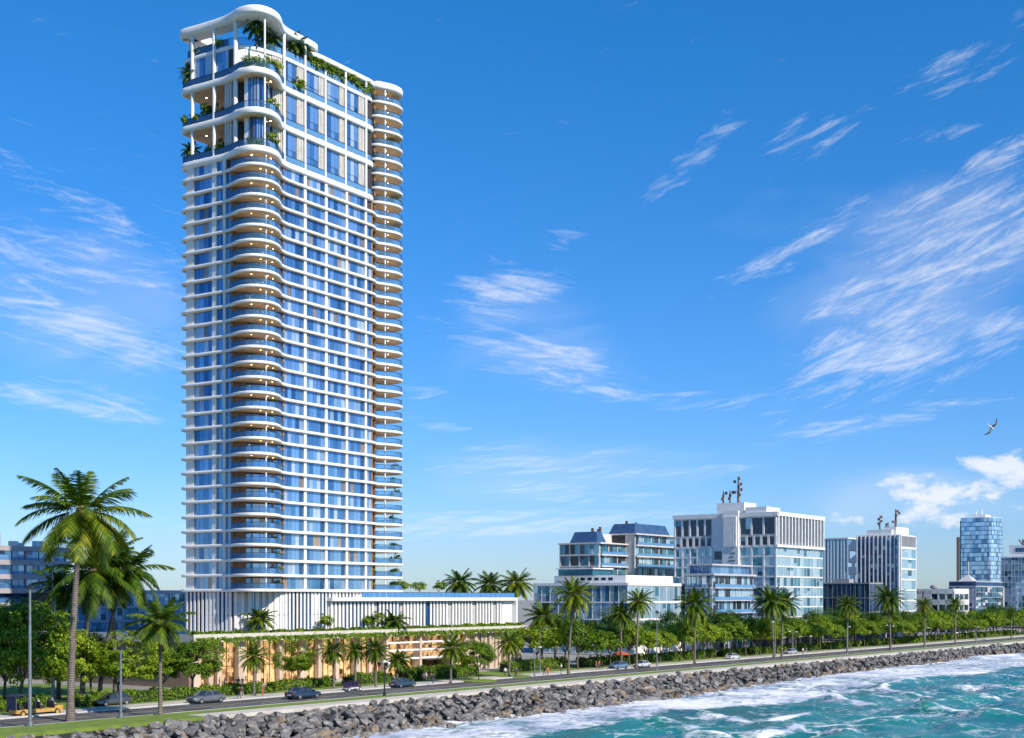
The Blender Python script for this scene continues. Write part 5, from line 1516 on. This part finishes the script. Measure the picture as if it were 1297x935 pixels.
for a in (('person in black standing at the left of a pair by the lobby corner', 278, 872, 0, 'stand', K_, K_, 0),
    ('person in dark clothes standing right of the pair by the lobby corner', 284.5, 872, 3, 'stand', N_, K_, 1),
    ('person in black walking before the second lobby window', 299.5, 872, 4, 'walk', K_, K_, 0),
    ('person in black shirt and tan trousers beside the walker at the lobby', 302.5, 872, 1, 'stand', K_, T_, 2),
    ('person in black shirt and navy trousers at the right of the lobby group', 307, 872, 2, 'stand', K_, N_, 3),
    ('person in dark shirt walking on the pavement left of the first small palm', 303, 885.5, 1, 'walk', K_, N_, 1),
    ('person in brown shirt walking on the pavement beside the one in dark shirt', 306.5, 885, 1.2, 'walk', (.16,.10,.07), (.6,.55,.5), 0),
    ('person in red clothes standing at the kerb right of the first small palm', 332.5, 882, 3, 'stand', R_, R_, 0),
    ('person in dark clothes under the podium palms before the hedge', 471.5, 867, 0, 'stand', (.10,.06,.12), K_, 1),
    ('person in white shirt at the podium entrance', 539.5, 864, 4, 'stand', W_, N_, 0),
    ('person in brown standing left of the white shirted one at the entrance', 537, 863.5, 5, 'stand', (.25,.14,.09), K_, 2),
    ('person in black standing on the pavement right of the entrance', 548.5, 866.5, 2, 'phone', K_, N_, 1),
    ('person in red shirt deep in the entrance doorway', 545, 861, 4, 'stand', R_, T_, 3),
    ('person in white shirt and dark trousers by the palm at the podium end', 640, 857.5, 2, 'walk', W_, K_, 1),
    ('person in dark clothes walking right of the podium by the curved lamp', 689.5, 856, 1, 'walk', K_, N_, 0),
    ('person in orange dress standing beside the walker right of the podium', 694, 856.5, 2, 'stand', (.55,.16,.05), (.55,.16,.05), 0),
    ('person in white shirt on the pavement before the shaded hedge', 711, 851.5, 3, 'walk', W_, N_, 2),
    ('person in orange shirt in a group at the kerb below the street trees', 755, 848.5, 0, 'stand', (.6,.2,.08), K_, 0),
    ('person in red shirt in a group at the kerb below the street trees', 759, 848, 2, 'stand', R_, N_, 1),
    ('person in black in a group at the kerb below the street trees', 763, 848, 3, 'walk', K_, K_, 2),
    ('person in white shirt crossing the road left of the twin lamp', 1017, 829.5, 2, 'walk', W_, N_, 0),
    ('person in violet shirt crossing the road beside a white shirted one', 1021, 829, 1, 'walk', (.25,.16,.4), W_, 1)):
    lab, px, py, rz, po, s1, s2, sk = a
    z = .13 if py < 868 or py in (872,) else .1
    person(lab, G(px, py, z), rz, po, s1, s2, sk, long_='dress' in lab)
# ------------------------------------------------------------------ carriage at far left
yel = mat('yellow cart paint', (.55,.33,.07), (.42,.25,.06), 2, .5); hood = mat('navy canvas hood', (.02,.03,.07), (.015,.02,.045), 2, .8)
cp = G(46, 906, RZ)
cart = thing('open_carriage', 'long open yellow carriage with a navy canvas hood under the left tree', 'carriage', cp, ROADROT)
mb = MB(); mb.box(-3.4,3.4,-.85,.85,.55,.85); mb.box(-3.5,3.5,-.9,.9,.42,.55); mb.box(2.2,3.4,-.8,.8,.86,1.15); mb.build('chassis', [yel], cart)
mb = MB()
for x in (-2.6,-1.1,.4,2.4): mb.box(x-.3,x+.3,-.75,.75,.86,1.22); mb.box(x-.38,x-.26,-.75,.75,1.2,1.75)
mb.build('seat', [mat('dark leather', (.035,.03,.03), None, 2, .6)], cart)
mb = MB(); pr = [(-3.6,2.55),(-3.3,2.75),(-2.2,2.85),(-1.0,2.72),(-.7,2.5)]
mb.loft([[(x,-1.0,z) for x, z in pr],[(x,1.0,z) for x, z in pr],[(x,1.0,z-.14) for x, z in pr],[(x,-1.0,z-.14) for x, z in pr],[(x,-1.0,z) for x, z in pr]], 0, False)
mb.box(-3.6,-3.5,-.95,.95,.86,2.5); mb.build('hood', [hood], cart)
mb = MB()
for x in (-3.5,-.8):
    for y in (-.95,.95): mb.bar((x,y,.86),(x,y,2.5),.06)
mb.build('hood_post', [greymetal], cart)
for x in (-2.5, 2.5):
    for s in (-1,1):
        mb = MB(); mb.tube([(x,s*.78,.36),(x,s*.92,.36)], .42, 18); w_ = mb.build('wheel', [tyre_m], cart)
        mb = MB(); mb.tube([(x,s*.88,.36),(x,s*.95,.36)], .24, 12); mb.build('hub', [yel], w_)
for x, sh, lab in ((1.35, W_, 'person in white shirt seated in the middle of the yellow carriage'), (2.75, B_, 'person in light blue shirt seated at the front of the yellow carriage')):
    p = cp + Matrix.Rotation(ROADROT, 3, 'Z') @ Vector((x-.95 if x < 2 else x-.3, .2, .86 - .06))
    person(lab, p, ROADROT, 'sit', sh, N_, 0)
# pedal cart near the podium palms
cp = G(446, 875.5, RZ)
pc = thing('pedal_cart', 'low violet pedal cart with small wheels at the kerb below the podium palms', 'cart', cp, ROADROT)
vio = mat('violet cart cover', (.10,.06,.16), (.07,.04,.12), 3, .7)
mb = MB(); mb.box(-1.6,1.6,-.5,.5,.45,.6); mb.build('chassis', [white2], pc)
mb = MB()
for x in (-1.2,-.4,.4,1.2): mb.box(x-.3,x+.22,-.45,.45,.61,.85); mb.box(x-.35,x-.27,-.45,.45,.8,1.5)
mb.build('seat', [vio], pc)
mb = MB()
for y in (-.5,.5):
    mb.bar((-1.5,y,.6),(-1.4,y,1.65),.05); mb.bar((1.4,y,.6),(1.3,y,1.65),.05); mb.bar((-1.4,y,1.65),(1.3,y,1.65),.05)
mb.build('rail_frame', [darkmetal], pc)
for x in (-1.3,1.3):
    for s in (-1,1):
        mb = MB(); mb.tube([(x,s*.52,.33),(x,s*.62,.33)], .33, 16); w_ = mb.build('wheel', [tyre_m], pc)
        mb = MB(); mb.tube([(x,s*.60,.33),(x,s*.64,.33)], .18, 10); mb.build('hub', [white2], w_)
# bicycle with rider at the grass island
bp = G(657, 857, .12)
bk = thing('bicycle', 'dark bicycle standing on the kerb right of the podium end palm', 'bicycle', bp, ROADROT+2.4)
for x in (-.52,.52):
    mb = MB(); n = 18
    mb.tube([(x+.33*cos(2*pi*k/n),0,.34+.33*sin(2*pi*k/n)) for k in range(n+1)], .025, 6); mb.build('wheel', [tyre_m], bk)
mb = MB()
for a, b in (((-.52,0,.34),(-.18,0,.82)),((-.18,0,.82),(.38,0,.85)),((.38,0,.85),(0,0,.34)),((0,0,.34),(-.18,0,.82)),((0,0,.34),(-.52,0,.34)),((.38,0,.95),(.52,0,.34))): mb.bar(a, b, .04)
mb.build('frame', [mat('red bicycle frame', (.35,.04,.03), None, 2, .4)], bk)
mb = MB(); mb.box(-.32,-.05,-.07,.07,.9,.96); mb.bar((-.18,0,.8),(-.18,0,.92),.03); mb.build('saddle', [darkmetal], bk)
mb = MB(); mb.bar((.38,-.27,1.02),(.38,.27,1.02),.03); mb.bar((.38,0,.84),(.38,0,1.02),.03); mb.build('handlebar', [darkmetal], bk)
person('person in dark jacket leaning beside the bicycle at the grass island', G(653.5, 857.5, .16), 2.2, 'stand', N_, K_, 1)
# ------------------------------------------------------------------ lamps
lampglass = mat('milky lamp glass', (.75,.75,.72), None, 2, .3)
def lamp(label, bx, by, top, arms=(), r0=.13, m=None, kind='arm'):
    b = G(bx, by, .1); k = b.y/F; H = (by-top)*k
    t = thing('street_lamp', label, 'street lamp', b, ROADROT, 'street lamps along the seafront road')
    m = m or greymetal
    mb = MB(); mb.tube([(0,0,0),(0,0,.5),(0,0,.52),(0,0,H)], [r0*2,r0*1.9,r0*1.15,r0*.6], 10); mb.build('pole', [m], t, smooth=R(40))
    for (dx, dy, up) in arms:
        mb = MB(); e = (dx,dy,H+up)
        mb.tube([(0,0,H-.3),(dx*.3,dy*.3,H+up*.7),(dx*.7,dy*.7,H+up),e], [r0*.5,r0*.45,r0*.4,r0*.4], 6); a = mb.build('arm', [m], t, smooth=True)
        mb = MB(); d = Vector((dx,dy,0)).normalized()
        mb.bar(Vector(e)-d*.1, Vector(e)+d*.9, .34, .14); mb.build('lamp_head', [white2], t)
        mb = MB(); mb.bar(Vector(e)+d*.05-Vector((0,0,.09)), Vector(e)+d*.8-Vector((0,0,.09)), .26, .04); mb.build('lamp_glass', [lampglass], t)
    if kind == 'flood':
        mb = MB(); mb.box(-.45,.45,-.22,.1,H-.1,H+.25); mb.box(-.08,.08,-.08,.08,H,H+.5); mb.build('lamp_head', [darkmetal], t)
    if kind == 'lantern':
        for j in range(3):
            a = j*2.1; x, y = .8*cos(a), .8*sin(a)
            mb = MB(); mb.bar((0,0,H-.9),(x,y,H-.35),.07); mb.build('arm', [darkmetal], t)
            mb = MB(); mb.lathe([(.10,H-.35),(.32,H-.1),(.36,H+.12),(.12,H+.3)], 8, (x,y)); mb.build('lantern', [darkmetal if j else lampglass], t)
        mb = MB(); mb.lathe([(.12,H-.1),(.34,H+.1),(.36,H+.35),(.1,H+.55)], 8); mb.build('lantern', [lampglass], t)
    return t
lamp('tall grey lamp post with floodlight nearest the left edge', 38, 920, 745, r0=.2, kind='flood')
lamp('grey lamp post on the verge before the wide leafy tree', 153, 909.5, 822, r0=.16, kind='flood')
lamp('tall lamp post behind the leafy trees right of the nearest post', 67, 886, 696, r0=.22, kind='flood')
lamp('dark lantern post on the verge left of the navy sedan', 487, 881.5, 841, r0=.12, m=darkmetal, kind='lantern')
lamp('curved arm lamp on the verge right of the podium', 677, 857, 822, ((1.3,0,.3),), .1)
lamp('curved white lamp behind the trees right of the podium', 684, 852, 798, ((1.6,0,.35),), .12)
lamp('slim tall bare pole beside the white sedan', 832, 850, 776, r0=.1, kind='flood')
lamp('slim tall pole before the white office block', 982, 834.5, 788, ((-1.0,0,.1),), .11)
lamp('short twin arm lamp near the crossing pair', 1004, 828, 803, ((1.8,0,.5),(-1.8,0,.7)), .13)
lamp('twin arm lamp before the finned office tower', 1127, 823, 795, ((2.2,0,.4),(-2.2,0,.7)), .14)
lamp('thin lamp post left of the large full palm', 1073, 829, 795, ((1.0,0,.2),), .12)
for i, px in enumerate((1172, 1236)): lamp(('far lamp post below the left small palm', 'farthest lamp post near the right edge')[i], px, (819.5, 815)[i], (797, 796)[i], ((1.8,0,.4),), .13)
# red sun shade by the kerb
sp = G(786, 843, .1)
su = thing('sunshade', 'orange red sunshade above the kerb behind the steel blue car', 'parasol', sp)
mb = MB(); mb.tube([(0,0,0),(0,0,3.0)], .05, 6); mb.build('pole', [greymetal], su)
mb = MB(); n = 8
mb.loft([[(2.0*cos(2*pi*k/n),2.0*sin(2*pi*k/n),z) for k in range(n)] for z in (2.35,2.5)]+[[(.05*cos(2*pi*k/n),.05*sin(2*pi*k/n),3.3) for k in range(n)]], 0)
mb.build('canopy', [mat('orange red canvas', (.50,.10,.03), None, 2, .8)], su)
# ------------------------------------------------------------------ gull
Y = 118.0; gp = Vector(((1255-CX)/F*Y, Y, CAMH+(HZ-541)*Y/F))
bm_ = MB()
body = [(-.34,.012),(-.27,.03),(-.12,.065),(.04,.085),(.18,.072),(.27,.05),(.33,.055),(.39,.038),(.42,.012)]
bm_.tube([(x,0,.012*cos(x*5)) for x, r_ in body], [r_ for x, r_ in body], 10, 0)
for s in (-1,1):                                       # wings grow out of the shoulder, bent at the wrist
    st = [(0.06,.02,.0,.20),(0.10,.22,.09,.19),(0.16,.40,.13,.17),(0.10,.60,.10,.13),(-.02,.80,.03,.07),(-.10,.90,-.02,.02)]
    rows = [[(x+c*.5, s*y, z+.012),(x, s*y, z+.03),(x-c*.75, s*y, z),(x, s*y, z-.012)] for x, y, z, c in st]
    for i in range(len(rows)-1):
        bm_.loft([rows[i], rows[i+1]], 1 if i < 3 else 2)
bm_.add([(-.32,-.02,0),(-.32,.02,0),(-.50,.09,.0),(-.50,-.09,.0),(-.32,0,.025),(-.5,0,.012)], [(0,3,5,4),(1,4,5,2),(0,1,2,3)], 0)
gull = bm_.build('seagull', [mat('gull white', (.72,.70,.68), None, 3, .8), mat('gull brown grey', (.20,.13,.10), None, 3, .8), mat('gull black', (.02,.02,.02), None, 3, .8)], None, smooth=True)
gull.location = gp; gx = Vector((.78,.42,-.46)).normalized(); gz = gx.cross(Vector((.5,-.2,.84))).normalized(); gy = gz.cross(gx); gull.rotation_euler = Matrix((gx, gy, gz)).transposed().to_euler()
mb = MB(); mb.tube([(.40,0,0),(.475,0,-.012)], [.018,.004], 6); mb.build('beak', [mat('gull beak', (.6,.35,.08), None, 3, .6)], gull)
mb = MB()
for s in (-1,1): mb.lathe([(0,.018),(.009,.026),(0,.034)], 6, (.345, s*.046))
mb.build('eye', [MATS['gull black']], gull)
tag(gull, 'white seagull with dark wing tips gliding over the sea', 'bird')
# ------------------------------------------------------------------ daylight
SUN_AZ = math.atan2(.62, -.60)        # clockwise from +Y
SUN_EL = R(37)
w = bpy.data.worlds.new('World'); sc.world = w; w.use_nodes = True
nt = w.node_tree; nt.nodes.clear()
out = nt.nodes.new('ShaderNodeOutputWorld'); bg = nt.nodes.new('ShaderNodeBackground'); bg.inputs[1].default_value = .086
nt.links.new(bg.outputs[0], out.inputs[0])
sky = nt.nodes.new('ShaderNodeTexSky'); sky.sky_type = 'NISHITA'; sky.sun_disc = False
sky.sun_elevation = SUN_EL; sky.sun_rotation = SUN_AZ; sky.altitude = 0; sky.air_density = 1.0; sky.dust_density = .25; sky.ozone_density = 3.0
tc = nt.nodes.new('ShaderNodeTexCoord')
sx = nt.nodes.new('ShaderNodeSeparateXYZ'); nt.links.new(tc.outputs['Generated'], sx.inputs[0])
az = math_(nt, 'MULTIPLY', math_(nt, 'ARCTAN2', sx.outputs[0], sx.outputs[1]), 1700.0)
el = math_(nt, 'MULTIPLY', math_(nt, 'ARCSINE', sx.outputs[2]), 1700.0)
cb = nt.nodes.new('ShaderNodeCombineXYZ'); nt.links.new(az, cb.inputs[0]); nt.links.new(el, cb.inputs[1])
S = cb.outputs[0]
def sph(px, py):
    x, y = px-CX, HZ-py
    return math.atan2(x, F)*1700, math.atan2(y, math.hypot(F, x))*1700
def mapping(rot, sc_, loc=(0,0)):
    m = nt.nodes.new('ShaderNodeMapping'); m.vector_type = 'TEXTURE'
    m.inputs['Location'].default_value = (*loc, 0); m.inputs['Rotation'].default_value = (0,0,rot); m.inputs['Scale'].default_value = (*sc_, 1)
    nt.links.new(S, m.inputs[0]); return m.outputs[0]
def blob(px, py, rx, ry, rot, k):
    v = mapping(R(rot), (rx, ry), sph(px, py))
    l = nt.nodes.new('ShaderNodeVectorMath'); l.operation = 'LENGTH'; nt.links.new(v, l.inputs[0])
    return mapr(nt, l.outputs['Value'], .15, 1.0, k, 0)
def total(bs):
    t = bs[0]
    for b in bs[1:]: t = math_(nt, 'MAXIMUM', t, b)
    return t
def streaks(rot, sx_, sy_, seed, dist=1.2):
    v = mapping(R(rot), (sx_, sy_), (seed*37.0, seed*91.0))
    a = noise(nt, 1.0, 12, v, .70, dist)
    v2 = mapping(R(rot+9), (sx_*.32, sy_*.42), (seed*11.0, seed*23.0))
    b = noise(nt, 1.0, 8, v2, .65, .6)
    return mapr(nt, math_(nt, 'ADD', math_(nt, 'MULTIPLY', a, .6), math_(nt, 'MULTIPLY', b, .4)), .33, .67, 0, 1, False)
def layer(bs, tex, lo=.80, hi=1.62, amp=1.0):
    m = total(bs)
    return math_(nt, 'MULTIPLY', mapr(nt, math_(nt, 'ADD', m, tex), lo, hi), amp)
up = streaks(17, 190, 34, 3); dn = streaks(-12, 210, 30, 5); flat_ = streaks(2, 240, 22, 8, .5)
L1 = layer([blob(1215,305,300,95,22,.60), blob(1110,450,230,100,14,.58), blob(1120,470,120,40,-10,.30), blob(1000,322,210,40,25,.46), blob(1200,245,230,36,20,.50), blob(910,165,170,34,44,.46),
            blob(1250,70,190,50,20,.36), blob(1030,165,130,44,12,.48), blob(1190,170,90,30,5,.46), blob(1270,420,120,50,10,.52), blob(1280,190,160,50,15,.42), blob(850,225,90,26,40,.36)], up, amp=.70)
L2 = layer([blob(640,368,150,56,10,.58), blob(690,455,260,58,-19,.52), blob(620,420,80,60,-30,.40), blob(100,262,260,56,-18,.42), blob(90,330,260,56,-13,.48), blob(110,420,270,62,-14,.58), blob(110,506,260,42,-7,.54), blob(715,302,60,24,10,.44)], dn, amp=.70)
L3 = layer([blob(850,505,270,26,-4,.50), blob(1070,540,220,30,6,.52), blob(720,592,270,38,2,.52), blob(640,575,130,26,3,.46), blob(640,660,380,46,3,.50), blob(880,598,160,22,0,.42), blob(540,500,90,24,-14,.46),
            blob(540,534,90,18,-10,.42), blob(1200,515,220,20,6,.42), blob(760,632,300,30,0,.46), blob(180,655,300,36,0,.36), blob(60,300,260,30,-16,.3)], flat_, amp=.66)
vc = mapping(R(4), (62, 34), (300, 900)); cn = math_(nt, 'ADD', math_(nt, 'MULTIPLY', noise(nt, 1.0, 9, vc, .52, .15), .75), math_(nt, 'MULTIPLY', noise(nt, 3.1, 6, vc, .6), .25))
L4 = layer([blob(1230,590,130,26,8,.66), blob(1190,650,170,30,0,.62), blob(1060,640,70,18,0,.58), blob(1215,628,150,40,4,.82), blob(1290,600,70,48,0,.86), blob(1150,622,60,30,0,.78), blob(1110,655,120,22,0,.66), blob(1290,575,30,20,0,.7)], mapr(nt, cn, .36, .64, 0, 1, False), .98, 1.50, .85)
veil = math_(nt, 'MULTIPLY', mapr(nt, math_(nt, 'ADD', total([blob(1180,350,330,170,24,.6), blob(680,430,260,110,-18,.5), blob(90,400,300,170,-14,.55), blob(700,600,420,70,2,.55), blob(1180,630,300,60,0,.55)]), mapr(nt, noise(nt, 1.0, 6, mapping(R(8), (260, 110), (40, 70)), .55, .8), .3, .7, 0, .6, False)), .45, 1.2), .20)
cl_ = math_(nt, 'MAXIMUM', math_(nt, 'MAXIMUM', L1, L2), math_(nt, 'MAXIMUM', L3, L4), True)
gm = nt.nodes.new('ShaderNodeGamma'); gm.inputs[1].default_value = 1.0
nt.links.new(sky.outputs[0], gm.inputs[0])
tint = mixrgb(nt, mapr(nt, el, 60, 700, 0, 1, False), (.72,.95,1.50), (.44,1.27,1.66))
hs = nt.nodes.new('ShaderNodeHueSaturation'); hs.inputs['Saturation'].default_value = 1.25
nt.links.new(gm.outputs[0], hs.inputs['Color'])
cl_ = math_(nt, 'ADD', cl_, math_(nt, 'MULTIPLY', veil, math_(nt, 'SUBTRACT', 1.0, cl_)), True)
c = mixrgb(nt, cl_, mixrgb(nt, 1.0, hs.outputs[0], tint, 'MULTIPLY'), (9.0, 9.3, 10.0))
nt.links.new(c, bg.inputs[0])
sl = bpy.data.lights.new('Sun', 'SUN'); sl.energy = 5.0; sl.angle = R(.53); sl.color = (1, .90, .75)
so = bpy.data.objects.new('Sun', sl); col.objects.link(so)
sd = Vector((sin(SUN_AZ)*cos(SUN_EL), cos(SUN_AZ)*cos(SUN_EL), sin(SUN_EL)))
so.rotation_euler = sd.to_track_quat('Z', 'Y').to_euler(); so.location = (60, -60, 120)
# ------------------------------------------------------------------ camera
cd = bpy.data.cameras.new('Camera'); cd.sensor_width = 36; cd.lens = F/1297*36; cd.shift_y = (HZ-467.5)/1297
cd.clip_start = 1; cd.clip_end = 20000
co_ = bpy.data.objects.new('Camera', cd); col.objects.link(co_); co_.location = (0,0,CAMH); co_.rotation_euler = (R(90),0,0)
sc.camera = co_
vs = sc.view_settings
sc.display_settings.display_device = 'sRGB'
vs.view_transform = 'Standard'; vs.look = 'None'; vs.exposure = 0.25; vs.gamma = 1.0; vs.use_curve_mapping = False
sc.cycles.use_denoising = True; sc.cycles.max_bounces = 6; sc.cycles.diffuse_bounces = 3; sc.cycles.glossy_bounces = 3; sc.cycles.transparent_max_bounces = 12; sc.cycles.transmission_bounces = 3
sc.cycles.caustics_reflective = False; sc.cycles.caustics_refractive = False
